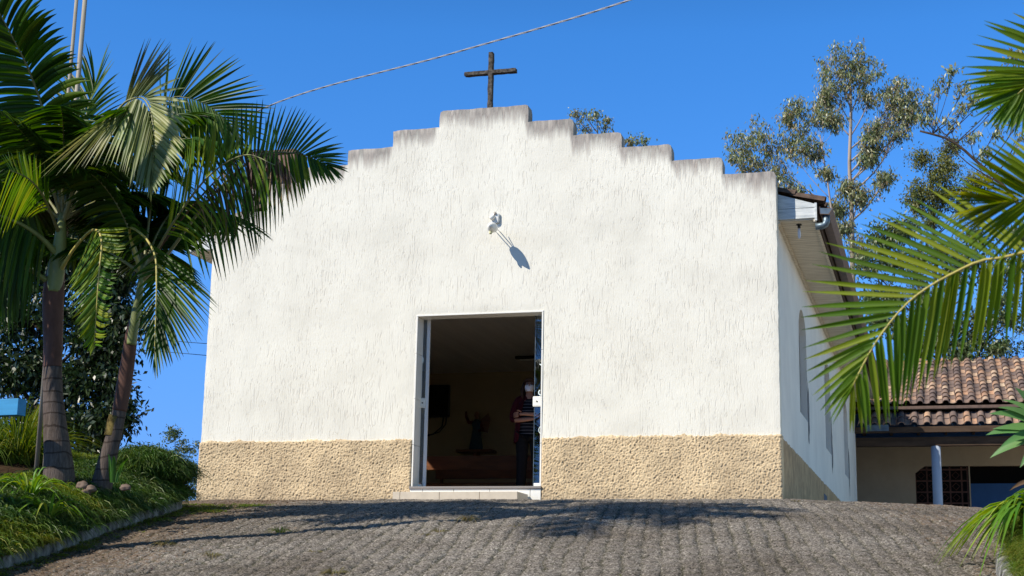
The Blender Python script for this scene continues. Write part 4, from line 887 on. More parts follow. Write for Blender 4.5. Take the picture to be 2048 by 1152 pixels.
frond('frond', palm2, px([(285, 550, y2), (350, 440, y2-.4), (420, 350, y2-.7), (490, 310, y2-.9), (550, 330, y2-1.0)]), px([(350, 330, y2-.4), (400, 240, y2-.6), (470, 215, y2-.8), (560, 245, y2-1)]), px([(400, 500, y2-.4), (440, 470, y2-.6), (500, 440, y2-.8), (565, 400, y2-1)]), 34, M['palmyoung'], M['rachis'], .030, .03, .014, .05, 14, gap=.15, rstart=.25)
frond('frond', palm2, px([(282, 560, y2), (262, 470, y2+.2), (228, 400, y2+.4), (180, 370, y2+.6)]), px([(190, 500, y2+.2), (170, 470, y2+.4), (140, 430, y2+.6)]), px([(290, 400, y2+.2), (240, 330, y2+.4), (180, 310, y2+.6)]), 30, M['palmleaf'], M['rachis'], .036, .04, .014, .1, 15, rstart=.2)
dead = frond('dead_frond', palm2, px([(300, 520, y2-.1), (370, 430, y2-.3), (440, 352, y2-.5), (490, 305, y2-.6), (540, 305, y2-.7), (580, 345, y2-.75)]), px([(400, 470, y2-.4), (440, 460, y2-.5), (470, 440, y2-.6), (510, 430, y2-.7), (545, 420, y2-.75), (585, 400, y2-.8)]), px([(420, 440, y2-.4), (450, 400, y2-.55), (500, 380, y2-.65), (540, 370, y2-.7), (570, 380, y2-.75), (590, 385, y2-.8)]), 44, M['dead'], M['dead'], .016, -.05, .010, .15, 16, jit=.12, rstart=.35)
dead['label'] = 'withered brown frond hanging among the green ones'
k = 0
for C, par, spec in ((at(124, 440, y1), palm1, [(.2, .9), (.9, .7), (1.6, .5), (2.3, .75), (3.0, .9), (3.9, .55), (4.6, 1.0), (2.0, 1.15), (.6, 1.2), (5.2, 1.1), (1.25, .95), (3.4, 1.25), (2.65, .5), (5.7, .9)]), (at(284, 548, y2), palm2, [(1.25, 1.0), (1.9, .7), (2.6, .9), (1.5, 1.2), (3.3, .6), (2.9, 1.2), (4.3, 1.2), (2.25, 1.0), (1.7, 1.05)])):
    for az_, el in spec:
        k += 1; auto_frond(par, C, az_, el, 1.55+.25*math.sin(k*2.3), M['palmleaf'], 40+k, 48, .048, .46, .85)

# third palm of the bed stands just outside the left edge and shades the other two
b0 = (.6, -9.4, float(gz(.6, -9.4))+.5)
palm0 = empty('palm_tree', 'tallest palm of the bed, its crown above the top left corner of the picture', 'palm', 'feather palms in the left garden bed', b0)
put(MB().tube(list(spline([b0, (.9, -9.4, 1.5), (1.3, -9.38, 3.95)], 20)), list(np.linspace(.17, .10, 20)), 22).build('trunk', M['trunk'], None, True), palm0)
put(MB().tube([(1.3, -9.38, 3.9), (1.45, -9.37, 4.35), (1.6, -9.35, 4.8)], [.105, .09, .04], 20).build('crownshaft', M['shaft'], None, True), palm0)
for i in range(9): auto_frond(palm0, (1.6, -9.35, 4.75), -1.35+i*.36, .45+.6*((i*7) % 15)/15, 1.9, M['palmleaf'], 300+i, 40, .045, .52, .7)

# right foreground palm, only its fronds reach into the picture
nb = (11.3, -13.2, float(gz(11.3, -13.2)))
palm3 = empty('palm_tree', 'foreground palm whose long yellow-green fronds hang in from the right edge', 'palm', loc=nb)
put(MB().tube(list(spline([nb, (11.32, -13.2, -1.2), (11.3, -13.15, -.4), (11.25, -13.1, .1)], 20)), list(np.linspace(.16, .09, 20)), 22).build('trunk', M['trunk'], None, True), palm3)
put(MB().tube([(11.25, -13.1, .05), (11.2, -13.12, .4), (11.15, -13.12, .7)], [.10, .085, .04], 20).build('crownshaft', M['shaft'], None, True), palm3)
f1y = -13.6
frond_keys('frond', palm3, [(11.15, -13.12, .55), (10.7, -13.3, .25)]+px([(2200, 478, f1y+.1), (2060, 502, f1y), (2005, 515, f1y), (1959, 522, f1y), (1905, 547, f1y), (1852, 577, f1y), (1805, 616, f1y), (1760, 672, f1y), (1728, 726, f1y), (1704, 775, f1y)]),
    [(2100,495,1900,340),(2060,502,1870,365),(2030,508,1840,385),(2000,514,1810,400),(1975,520,1781,414),(1959,522,1756,426),(1937,530,1734,434),(1920,537,1714,452),(1905,547,1691,472),(1884,555,1654,484),(1867,566,1628,512),(1852,577,1620,541),(1836,588,1608,571),(1820,602,1602,602),(1805,616,1601,634),(1790,633,1601,671),(1774,653,1606,706),(1760,672,1611,736),(1747,690,1616,766),(1737,708,1626,792),(1728,726,1635,810),(1720,742,1645,828),(1713,758,1654,841),(1706,770,1665,851)],
    [(2150,485,2120,690),(2100,495,2080,690),(2060,502,2043,668),(2035,508,2020,690),(2005,515,1985,685),(1990,518,1966,708),(1969,525,1943,718),(1940,532,1907,735),(1915,543,1880,747),(1905,547,1872,760),(1885,556,1850,783),(1866,568,1828,790),(1840,587,1812,812),(1815,607,1799,820),(1790,634,1791,825),(1768,661,1785,840),(1750,688,1771,854),(1735,715,1752,859),(1718,748,1733,866),(1708,765,1713,868),(1703,778,1698,866)],
    (29, 31), (f1y, f1y), (f1y+.1, f1y+.02), M['palmnear'], M['rachisnear'], .021, .012, .009, 21, .008, .45)
f3y = -13.9
frond_keys('frond', palm3, [(11.15, -13.12, .6), (10.8, -13.4, .42)]+px([(2250, 368, f3y+.1), (2120, 378, f3y), (2060, 396, f3y), (2000, 406, f3y), (1985, 409, f3y)]),
    [(2170,368,2060,240),(2130,375,2010,270),(2110,380,1983,283),(2090,385,1962,295),(2070,390,1942,314),(2050,395,1927,335),(2030,400,1912,356),(2015,403,1897,380),(2000,405,1882,398),(1990,407,1880,417)],
    [(2220,372,2100,600),(2180,380,2040,570),(2140,384,1998,547),(2110,388,1966,525),(2080,392,1944,509),(2060,396,1922,495),(2035,400,1908,477),(2015,404,1894,467),(1995,407,1884,455),(1988,409,1880,436)],
    (19, 20), (f3y, f3y), (f3y+.05, f3y-.35), M['palmsun'], M['rachisnear'], .018, .03, .009, 22, .010, .4)
f2y = -12.9
frond_keys('frond', palm3, [(11.15, -13.12, .65), (10.9, -13.0, .8)]+px([(2260, 80, f2y), (2150, 122, f2y), (2100, 146, f2y), (2060, 168, f2y), (2026, 196, f2y)]),
    [(2230,92,2070,-20),(2200,102,2040,10),(2180,110,2013,35),(2160,118,1972,42),(2145,125,1962,54),(2130,132,1950,72),(2115,140,1934,105),(2100,146,1925,133),(2090,150,1925,154),(2078,156,1925,167),(2068,162,1929,179),(2060,168,1932,191),(2050,174,1934,209),(2042,180,1938,223),(2030,192,1946,237)],
    [(2150,122,2125,330),(2120,140,2098,300),(2095,160,2075,290),(2075,168,2048,280),(2062,174,2031,272),(2052,178,2016,266),(2044,184,2002,263),(2034,190,1987,259),(2026,196,1971,255)],
    (19, 13), (f2y, f2y), (f2y, f2y), M['palmnear'], M['rachisnear'], .026, .02, .009, 23, .008, .4)
for i, (az_, el, L) in enumerate([(.3, .9, 1.7), (1.2, .8, 1.7), (5.2, .7, 1.6), (2.1, 1.1, 1.5), (.0, .4, 1.5)]):
    auto_frond(palm3, (11.15, -13.12, .62), az_, el, L, M['palmnear'], 70+i, 34, .028, .5, .8, rm=M['rachisnear'])
# ------------------------------------------------------------------ leafy trees
def blobs_to_leaves(cl, dens, L0, W0, droop, rng, shell=.5):
    Cs, Ds, Ns, Ls, Ws = [], [], [], [], []
    for (c, rad) in cl:
        n = int(dens*rad**2.2); d = rdirs(n, rng); rr = rad*(rng.random(n)**shell)*(1+.25*rng.normal(size=n))
        P = np.array(c)+d*rr[:, None]*np.array([1, 1, .8]); D = d*.35+rng.normal(0, .5, (n, 3)); D[:, 2] -= droop; Cs.append(P); Ds.append(D); Ns.append(d+rng.normal(0, .6, (n, 3)))
        Ls.append(L0*rng.uniform(.6, 1.3, n)); Ws.append(W0*rng.uniform(.6, 1.3, n))
    return leaf_quads(np.vstack(Cs), np.vstack(Ds), np.vstack(Ns), np.concatenate(Ls), np.concatenate(Ws))
def tree(name, label, cat, trunk_pts, tr, targets, lmat, bmat, L0, W0, dens, sub=5, csize=.5, droop=.8, seed=0, group=None, spread=1.0, from_t=(.35, .95)):
    """trunk + limbs to every target blob, twigs with leaf clumps round them"""
    rng = np.random.default_rng(seed); rs = random.Random(seed)
    base = trunk_pts[0]; root = empty(name, label, cat, group, tuple(base)); T = spline(trunk_pts, 40)
    mb = MB().tube(list(T), list(np.linspace(tr, tr*.25, 40)), 10); cl = []
    for (c, R_) in targets:
        c = np.array(c, float); dz = T[:, 2]-(c[2]-R_*1.3-.85*np.linalg.norm(T[:, :2]-c[:2], axis=1)); i = int(np.argmin(np.abs(dz)))
        i = max(int(40*from_t[0]), min(i, 38)); p = T[i]; mid = (p+c)/2+np.array([0, 0, -.08*np.linalg.norm(c-p)])+rng.normal(0, .06, 3)*R_
        br = spline([p, mid, c], 10); r0 = tr*(1-i/48)*.55; mb.tube(list(br), list(np.linspace(r0, r0*.35, 10)), 6)
        for k in range(sub):
            d = rdirs(1, rng)[0]; d[2] = d[2]*.8+.1; e = c+d*R_*rng.uniform(.45, 1.0)*spread; s_ = br[rng.integers(5, 10)]
            tw = spline([s_, (s_+e)/2+rng.normal(0, .08, 3)*R_, e], 6); mb.tube(list(tw), list(np.linspace(r0*.35, r0*.08, 6)), 4)
            cl.append((e, csize*rng.uniform(.6, 1.25)))
            for q in range(2): cl.append((tw[rng.integers(2, 6)]+rng.normal(0, .25, 3)*csize, csize*rng.uniform(.35, .7)))
    o = mb.build('trunk', bmat, None, True); put(o, root)
    v, f = blobs_to_leaves(cl, dens, L0, W0, droop, rng); put(link_mesh('crown', v, f, lmat), root); return root
EY = 28
def T_(L, y): return [(at(u, v, y), r) for u, v, r in L]
def zfoot(x, y): return float(gz(x, y))-max(0, (y-24)/60)**1.3*9-.3
def foot(u, y):
    a = at(u, 900, y); return (a[0], y, zfoot(a[0], y))
eg = 'eucalyptus trees behind the chapel'
tree('eucalyptus_tree', 'tallest pale-trunked eucalyptus with a full rounded top above the tiled roof', 'tree',
     [foot(1712, EY), at(1708, 700, EY), at(1703, 420, EY), at(1699, 330, EY), at(1702, 230, EY), at(1700, 150, EY)], .15,
     T_([(1668, 130, .55), (1710, 120, .55), (1735, 150, .6), (1690, 165, .6), (1665, 190, .5), (1745, 185, .6), (1650, 205, .35), (1790, 195, .45), (1812, 195, .4), (1785, 225, .5), (1820, 225, .4), (1800, 260, .45), (1750, 262, .3), (1740, 290, .3), (1700, 375, .3), (1735, 320, .25), (1770, 360, .25), (1715, 400, .3), (1725, 500, .4), (1690, 460, .25), (1670, 420, .3)], EY),
     M['eucleaf'], M['eucbark'], .15, .042, 520, 15, .29, 1.1, 101, eg, 1.35)
tree('eucalyptus_tree', 'loose eucalyptus rising just right of the chapel parapet', 'tree',
     [foot(1672, EY-4), at(1668, 520, EY-4), at(1660, 400, EY-4), at(1648, 320, EY-4), at(1640, 270, EY-4)], .07,
     T_([(1480, 290, .35), (1510, 270, .4), (1540, 290, .45), (1475, 318, .25), (1500, 325, .35), (1545, 330, .45), (1575, 290, .4), (1600, 270, .4), (1590, 215, .3), (1572, 235, .2), (1630, 240, .35), (1655, 235, .3), (1670, 250, .25), (1560, 370, .4), (1590, 385, .25), (1610, 310, .35), (1635, 300, .3), (1655, 350, .2)], EY-4),
     M['eucleaf'], M['eucbark'], .14, .04, 520, 13, .25, 1.1, 102, eg, 1.35, from_t=(.5, .95))
tree('eucalyptus_tree', 'open spindly eucalyptus with bare forked boughs at the right, behind the upper palm frond', 'tree',
     [foot(2090, EY-6), at(2080, 520, EY-6), at(2030, 400, EY-6), at(1950, 320, EY-6), at(1900, 280, EY-6), at(1840, 262, EY-6)], .11,
     T_([(1880, 170, .25), (1860, 200, .25), (1905, 150, .2), (1930, 175, .2), (1925, 215, .25), (1950, 200, .2), (1850, 215, .2), (1980, 160, .2), (2030, 110, .35), (2045, 130, .3), (1900, 250, .25), (1940, 275, .35), (1990, 260, .35), (2030, 290, .4), (1975, 310, .35), (1860, 250, .2), (2000, 200, .2), (2040, 240, .3), (1840, 235, .2)], EY-6),
     M['eucleaf'], M['bark'], .16, .05, 330, 6, .22, 1.0, 103, eg, from_t=(.5, .97))
tree('leafy_tree', 'yellowish feathery tree between the eucalyptus and the foreground fronds', 'tree',
     [foot(1870, EY+4), at(1872, 600, EY+4), at(1868, 450, EY+4), at(1860, 340, EY+4)], .12,
     T_([(1850, 330, .5), (1880, 350, .5), (1840, 380, .45), (1870, 400, .5), (1900, 330, .45), (1890, 390, .4), (1830, 410, .3), (1860, 440, .4), (1900, 300, .3), (1930, 380, .5), (1960, 360, .5), (1930, 420, .5)], EY+4), M['yelleaf'], M['bark'], .10, .045, 760, 8, .38, .7, 104)
tree('leafy_tree', 'dense low dark-leaved tree directly behind the tiled roof ridge', 'tree',
     [foot(1890, EY-7), at(1890, 760, EY-7), at(1885, 640, EY-7), at(1880, 540, EY-7)], .12,
     T_([(1760, 480, .4), (1800, 460, .4), (1790, 520, .45), (1740, 530, .35), (1830, 540, .5), (1870, 500, .5), (1900, 560, .5), (1940, 520, .5), (1990, 560, .5), (2030, 540, .5), (1850, 610, .45), (1900, 650, .5), (1960, 640, .5), (2010, 620, .5), (1780, 590, .3), (1810, 660, .35), (1940, 690, .4), (1990, 690, .4), (1755, 640, .2), (1870, 690, .35), (1740, 600, .22), (1830, 700, .3), (1920, 720, .3), (1960, 470, .4), (2020, 470, .45)], EY-7), M['midleaf'], M['bark'], .13, .05, 640, 9, .36, .6, 105, from_t=(.2, .95))
tree('shrub', 'rounded pale green shrub at the right end of the roof ridge', 'shrub', [foot(2035, 23.5), at(2035, 760, 23.5), at(2035, 690, 23.5)], .05,
     T_([(2035, 690, .35), (2015, 705, .3), (2060, 680, .35), (2040, 660, .3), (2065, 715, .3)], 23.5), M['midleaf'], M['bark'], .09, .045, 700, 6, .2, .2, 106)
tree('leafy_tree', 'treetop showing above the right steps of the parapet, left of the two', 'tree', [(4.6, 26, zfoot(4.6, 26)), (4.7, 26, 7.5), at(1180, 300, 26)], .12,
     T_([(1175, 240, .30), (1195, 235, .30), (1165, 262, .3), (1205, 262, .35), (1150, 232, .12), (1215, 240, .15), (1185, 290, .5)], 26), M['eucleaf'], M['bark'], .11, .045, 560, 6, .2, .8, 107, 'treetops peeping over the parapet')
tree('leafy_tree', 'smaller treetop showing above the right steps of the parapet, right of the two', 'tree', [(5.6, 26, zfoot(5.6, 26)), (5.7, 26, 7.5), at(1275, 330, 26)], .12,
     T_([(1272, 280, .26), (1285, 285, .22), (1258, 288, .16), (1275, 315, .45)], 26), M['eucleaf'], M['bark'], .11, .045, 560, 6, .2, .8, 108, 'treetops peeping over the parapet')
# left side
DY = 3.0
tree('leafy_tree', 'dark dense evergreen filling the space behind the two left palms', 'tree',
     [tuple(at(90, 960, DY)), tuple(at(95, 850, DY)), tuple(at(110, 700, DY)), tuple(at(120, 560, DY))], .10,
     T_([(20, 560, .42), (80, 540, .42), (150, 540, .4), (210, 600, .36), (30, 640, .45), (110, 640, .45), (180, 680, .42), (225, 690, .26), (20, 740, .42), (90, 740, .4), (160, 780, .4), (225, 760, .24), (60, 830, .4), (130, 850, .4), (200, 850, .3), (235, 830, .2), (180, 910, .22), (100, 910, .3), (30, 900, .3), (-60, 600, .5), (-60, 750, .5), (60, 480, .35), (150, 460, .3), (235, 560, .16), (250, 640, .14), (-40, 480, .4), (20, 400, .4), (90, 330, .35), (160, 400, .4), (220, 440, .4), (60, 420, .42), (120, 480, .4), (0, 500, .4), (200, 520, .36), (255, 500, .22), (0, 330, .4)], DY),
     M['darkleaf'], M['bark'], .12, .05, 900, 12, .36, .5, 110, from_t=(.05, .97))
tree('small_tree', 'small light leafy tree standing in the sky gap between the hedge and the church', 'tree',
     [(-9.0, 22, -3.2), tuple(at(372, 1000, 22)), tuple(at(370, 930, 22))], .06,
     T_([(350, 890, .42), (385, 900, .35), (325, 920, .3), (365, 940, .4), (395, 960, .38), (345, 865, .2), (400, 930, .35), (375, 980, .35), (310, 905, .15), (420, 960, .4)], 22), M['midleaf'], M['bark'], .10, .045, 620, 8, .24, .4, 111)

# ------------------------------------------------------------------ left garden bed
# curb follows the driveway edge
CB = [(3.20, -11.5), (3.02, -9.6), (2.86, -8.45), (2.77, -7.69), (2.52, -6.52), (2.28, -5.26), (2.16, -4.65), (2.0, -4.15), (1.72, -3.75), (1.2, -3.5), (.4, -3.4), (-1.5, -3.4)]
NC = 340; C3 = spline([(x, y, 0) for x, y in CB], NC); C3[:, 2] = gz(C3[:, 0], C3[:, 1])
vs = []; fs = []
prof = [(0, -.1), (.012, .05), (.004, .09), (-.0, .115), (-.03, .13), (-.10, .13), (-.13, .11), (-.13, -.1)]
for i, p in enumerate(C3):
    t = C3[min(i+1, NC-1)]-C3[max(i-1, 0)]; t /= np.linalg.norm(t); nrm = np.array([t[1], -t[0], 0])
    nz = noise.noise(Vector(p*3))*.02+noise.noise(Vector(p*11))*.006
    for a, z in prof: vs.append(p+nrm*(a+nz+noise.noise(Vector((p[0]*16, p[1]*16, z*26)))*.014)+np.array([0, 0, z+nz]))
k = len(prof)
for i in range(NC-1):
    for j in range(k-1): fs.append((i*k+j, (i+1)*k+j, (i+1)*k+j+1, i*k+j+1))
tag(link_mesh('curb', vs, fs, M['curb'], None, True), 'rough lime-washed curb holding back the left garden bed', 'curb')
def curb_x(y):
    ys = np.array([c[1] for c in CB[:9]]); xx = np.array([c[0] for c in CB[:9]]); return np.interp(y, ys, xx)
def bed_z(x, y):
    d = np.clip(curb_x(y)-x, 0, 3); g = gz(x, y); return g+.10+.38*(1-np.exp(-d*2.6))+.10*np.clip(d-.6, 0, 1)
xs = np.linspace(-6, 3.1, 92); ys = np.linspace(-11, -3.45, 92); X, Y = np.meshgrid(xs, ys, indexing='ij')
X = np.minimum(X, curb_x(Y)-.07); Z = bed_z(X, Y)+(vnoise(X*4, Y*4, 1)-.5)*.06; Z = np.where(Y > -3.55, Z-.4, Z)
idx = np.arange(X.size).reshape(X.shape); Q = np.stack([idx[:-1, :-1], idx[1:, :-1], idx[1:, 1:], idx[:-1, 1:]], -1).reshape(-1, 4)
tag(link_mesh('garden_bed', np.stack([X, Y, Z], -1), Q, M['soil'], None, True), kind='structure')
# mondo grass hedge: arching blades in tufts
def tufts(pos, nb, L0, w, mat, name, spread=1.0, seed=0, up=.9, zdown=-.3, nseg=4):
    rng = np.random.default_rng(seed); P = np.repeat(np.asarray(pos, float), nb, axis=0); n = len(P)
    a = rng.uniform(0, 2*math.pi, n); out = np.stack([np.cos(a), np.sin(a), 0*a], 1); L = L0*rng.uniform(.55, 1.2, n)[:, None]; s_ = rng.uniform(.25, 1, n)[:, None]*spread
    P = P+out*rng.uniform(0, .04, n)[:, None]
    Md = P+out*L*s_*.38+np.array([0, 0, 1])*L*up*.62; Tp = P+out*L*s_*.95+np.array([0, 0, 1])*L*(up*.75-s_*.75+zdown*.3)
    v, f = ribbons(P, Md, Tp, w*rng.uniform(.7, 1.2, n), np.array([0, 0, 1.])+rng.normal(0, .3, (n, 3)), nseg, .25)
    return link_mesh(name, v, f, mat, None, True)
rng = np.random.default_rng(3)
pos = []
for _ in range(2600):
    y = rng.uniform(-9.6, -3.9); d = rng.uniform(-.02, .85)**1.0; x = curb_x(y)+.03-d
    h = bed_z(x, y)
    pos.append((x, y, h+.02))
# a denser rounded bush at the far end of the bed
for _ in range(520):
    d = rdirs(1, rng)[0]; d[2] = abs(d[2]); c = np.array([1.75, -4.45, float(bed_z(1.75, -4.45))-.02]); pos.append(tuple(c+d*np.array([.42, .5, .30])*rng.uniform(.75, 1)))
sunny = [p for p in pos if vnoise(np.array(p[0]*2.6), np.array(p[1]*1.5), 77) > .66 and p[1] > -8.6]; pos = [p for p in pos if p not in set(sunny)]  # tufts picked by noise and coloured brighter, in place of sun patches
o2 = tufts(sunny, 22, .24, .009, M['grassy'], 'sunlit_hedge_grass', 1.0, 15); tag(o2, 'left border tufts coloured brighter to stand for sun patches', 'grass', kind='stuff')
o = tufts(pos, 24, .26, .009, M['hedge'], 'hedge_grass', 1.0, 5); tag(o, 'dense dark green grass-like border planting spilling over the left curb', 'grass', kind='stuff')
pos = [(x, y, float(bed_z(x, y))) for x, y in zip(rng.uniform(.2, 1.5, 420), rng.uniform(-5.2, -3.9, 420))]
tag(tufts(pos, 22, .20, .007, M['grassy'], 'sunny_grass', .8, 6), 'sunlit yellow-green grass between the palm trunks', 'grass', kind='stuff')
def plant(name, label, cat, mat, base, n, L, w, seed, up=.9, spread=1.0, zd=-.3, az=None, wprof=None, group=None, nseg=7, fold=.25):
    rng = np.random.default_rng(seed); a = rng.uniform(0, 2*math.pi, n) if az is None else rng.uniform(az[0], az[1], n)
    P = np.tile(np.array(base, float), (n, 1)); out = np.stack([np.cos(a), np.sin(a), 0*a], 1); LL = (L*rng.uniform(.65, 1.1, n))[:, None]; s_ = rng.uniform(.2, 1, n)[:, None]*spread
    P += out*.03; Md = P+out*LL*s_*.35+np.array([0, 0, 1])*LL*up*.65; Tp = P+out*LL*s_*.95+np.array([0, 0, 1])*LL*(up*.85-s_*.8+zd*.3)
    v, f = ribbons(P, Md, Tp, w*rng.uniform(.75, 1.15, n), np.array([0, 0, 1.])+rng.normal(0, .15, (n, 3)), nseg, fold, wprof)
    o = link_mesh(name, v-np.array(base), f, mat, None, True); o.location = base; return tag(o, label, cat, group)
p = at(55, 1015, -7.3); plant('strap_leaf_plant', 'bright arching strap-leaved plant in front of the thick palm trunk', 'plant', M['lily'], p+np.array([0, 0, .05]), 42, .55, .026, 1)
p = at(8, 1050, -7.7); plant('strap_leaf_plant', 'bright strap-leaved plant at the left edge under the stones', 'plant', M['lily'], p+np.array([0, 0, .04]), 36, .50, .024, 2)
p = at(95, 1050, -7.55); plant('strap_leaf_plant', 'lowest strap-leaved plant with yellowing blades over the dark hedge grass', 'plant', M['lily'], p+np.array([0, 0, .05]), 40, .52, .022, 3, .75, 1.2)
p = at(228, 965, -6.35); plant('sword_leaf_plant', 'short upright sword-leaved plant at the foot of the leaning palm', 'plant', M['sword'], p, 7, .30, .035, 4, 1.1, .35, .1)
p = at(30, 960, -5.2); plant('fountain_grass', 'big spiky fountain of sunlit blades behind the blue board', 'plant', M['grassy'], p+np.array([0, 0, -.1]), 650, 1.2, .013, 5, 1.1, .9, -.1)
p = at(-40, 960, -5.4); plant('fountain_grass', 'darker spiky clump half cut by the left edge behind the dried shrub', 'plant', M['hedge'], p, 260, .9, .016, 6, 1.0, 1.0, -.1)
p = at(18, 965, -6.2); plant('dried_shrub', 'withered brown shrub below the blue board', 'shrub', M['dry'], p+np.array([0, 0, -.05]), 240, .26, .006, 7, .9, 1.0, .2)
# stones round the palms
sm = []
for i, (u, v, r) in enumerate([(20, 985, .07), (48, 978, .09), (75, 985, .07), (88, 1000, .06), (60, 1000, .08), (8, 1000, .06), (150, 985, .06), (165, 972, .055), (172, 985, .05), (92, 975, .08), (35, 1006, .05), (160, 998, .05), (140, 996, .05), (182, 978, .045), (66, 968, .06), (250, 975, .04)]):
    p = at(u, v, -6.75 if u < 110 else -6.5); bm = bmesh.new(); bmesh.ops.create_icosphere(bm, subdivisions=3, radius=1)
    rs = random.Random(i); sx, sy, sz = r*rs.uniform(.9, 1.3), r*rs.uniform(.8, 1.1), r*rs.uniform(.6, .85)
    for q in bm.verts: q.co = Vector((q.co.x*sx, q.co.y*sy, q.co.z*sz))*(1+.32*noise.noise(q.co*1.6+Vector((i, 0, 0))))
    for f in bm.faces: f.smooth = True
    me = bpy.data.meshes.new('stone'); bm.to_mesh(me); bm.free(); me.materials.append(M['stone']); o = bpy.data.objects.new('stone', me); COL.objects.link(o); o.location = p
    where = 'left of the thick palm trunk' if u < 100 else 'between the two palm trunks'
    tag(o, 'rounded brown garden stone '+where, 'stone', 'stones '+where)
# blue board on a post
for o in wl.children:
    if o.name.startswith(('lamp_head', 'lens_drip', 'bracket')): o.location = (.045, 0, -.05)
bp = at(40, 797, -6.9); bq = at(38, 830, -6.9); h = bp[2]-bq[2]
bs = empty('blue_board', 'bright blue painted wooden board at the left edge in front of the spiky clump', 'sign board', loc=(bp[0]-.6, -6.9, bq[2]))
MB().box((-.9, -.02, 0), (.6, .09, h), .004, rz=-.10, c=(.6, 0, 0)).build('board', M['blue'], bs)
for xx in (-.75,): MB().box((xx-.03, .0, -1.2), (xx+.03, .05, .0), .003).build('post', M['blue'], bs)
MB().tube([(.50, .02, .0), (.50, .02, -.03)], .008, 8).build('bolt', M['galv'], bs)
# weeds growing in the joints of the paving
wg = 'weed tufts in the paving joints'
for i, (u, v, L, n, mt, lb) in enumerate([(560, 1062, .10, 46, 'grassy', 'small green weed in the palm shadow on the paving'), (632, 1103, .05, 30, 'drygrass', 'low dry weed tuft left of the middle of the paving'), (672, 1148, .11, 60, 'drygrass', 'dry weed tuft at the bottom edge of the paving'), (935, 1040, .12, 50, 'drygrass', 'tall dry weed tuft below the doorstep inside the shadow'),
        (880, 1062, .07, 40, 'drygrass', 'dry weed tuft left of the tall one below the doorstep'), (425, 1112, .09, 50, 'drygrass', 'straw coloured weed tuft near the curb at the lower left'), (400, 1022, .10, 70, 'grassy', 'bright moss and grass patch past the end of the curb'), (1000, 997, .05, 20, 'grassy', 'tiny green weed at the foot of the doorstep'),
        (1590, 1003, .06, 26, 'drygrass', 'dry weed at the right corner of the church'), (1245, 1150, .04, 24, 'grassy', 'tiny green weed at the bottom right of centre'), (850, 1068, .05, 25, 'drygrass', 'faded weed between two shadow streaks'), (1030, 1052, .05, 25, 'drygrass', 'straw weed just outside the shadow below the right door jamb'), (330, 1090, .10, 60, 'drygrass', 'wispy weed tuft growing against the left curb')]):
    d = ray(u, v); t = 6.0
    while t < 30:
        P = CAM+d*t
        if P[2] < float(gz(P[0], P[1]))+.015: break
        t += .01
    if P[1] > -.1: P[1] = -.15
    base = (P[0], P[1], float(gz(P[0], P[1]))+.0)
    plant('weed_tuft', lb, 'weed', M[mt], base, int(n*1.3), L*1.4, .005, 200+i, .8, 1.3, -.1, group=wg, nseg=4)
# moss and grass seam along the curb end, litter
pos = [(x, y, float(gz(x, y))+.01) for x, y in zip(rng.uniform(.7, 2.7, 300), rng.uniform(-4.6, -3.3, 300)) if x > curb_x(y) or y > -3.7]
pos += [(float(curb_x(y))+abs(rng.normal(0, .12)), y, float(gz(curb_x(y), y))+.01) for y in rng.uniform(-9.4, -4, 160)]
tag(tufts(pos, 12, .06, .006, M['grassy'], 'curbside_grass', 1.3, 8), 'low moss and grass along the foot of the left curb', 'grass', kind='stuff')
n = 3800; dd = np.abs(rng.normal(0, .8, n)); yy = rng.uniform(-9.5, -1.2, n); xx = curb_x(yy)+dd
C_ = np.stack([xx, yy, gz(xx, yy)+.02], 1); Dn = rng.normal(size=(n, 3)); Dn[:, 2] *= .2
v, f = leaf_quads(C_, Dn, np.array([0, 0, 1.])+rng.normal(0, .4, (n, 3)), rng.uniform(.012, .04, n), rng.uniform(.004, .014, n))
tag(link_mesh('leaf_litter', v, f, M['dead']), 'dry leaf litter scattered on the paving beside the left curb', 'litter', kind='stuff')

# ------------------------------------------------------------------ right garden bed
CR = [(9.98, -11), (9.97, -8.2), (9.95, -7.5), (10.0, -7.0), (10.15, -6.4), (10.5, -5.8), (11.5, -5.4)]
C3 = spline([(x, y, 0) for x, y in CR], 50); C3[:, 2] = gz(C3[:, 0], C3[:, 1]); vs = []; fs = []
for i, p in enumerate(C3):
    t = C3[min(i+1, 49)]-C3[max(i-1, 0)]; t /= np.linalg.norm(t); nrm = np.array([-t[1], t[0], 0])
    for a, z in prof: vs.append(p+nrm*(a+noise.noise(Vector((p[0]*9, p[1]*9, z*20)))*.01)+np.array([0, 0, z]))
for i in range(49):
    for j in range(k-1): fs.append((i*k+j, i*k+j+1, (i+1)*k+j+1, (i+1)*k+j))
tag(link_mesh('curb', vs, fs, M['curb'], None, True), 'short end of white curb at the bottom right corner', 'curb')
def bedr(x, y): return gz(x, y)+.16+.35*np.clip((x-10.0)/.5, 0, 1)
xs = np.linspace(10.03, 15, 50); ys = np.linspace(-11, -5.6, 50); X, Y = np.meshgrid(xs, ys, indexing='ij'); Z = bedr(X, Y)-np.clip(Y+6.2, 0, 1)*.8*np.clip(10.8-X, 0, 1)
idx = np.arange(X.size).reshape(X.shape); Q = np.stack([idx[:-1, :-1], idx[1:, :-1], idx[1:, 1:], idx[:-1, 1:]], -1).reshape(-1, 4)
tag(link_mesh('garden_bed', np.stack([X, Y, Z], -1), Q, M['soil'], None, True), kind='structure')
pos = [(x, y, float(bedr(x, y))) for x, y in zip(rng.uniform(10.02, 10.9, 700), rng.uniform(-9.2, -6.6, 700))]
tag(tufts(pos, 30, .13, .0035, M['grassy'], 'fine_grass', 1.0, 9), 'fine bright grass mound at the bottom right corner', 'grass', kind='stuff')
p = at(2040, 1010, -7.3); 
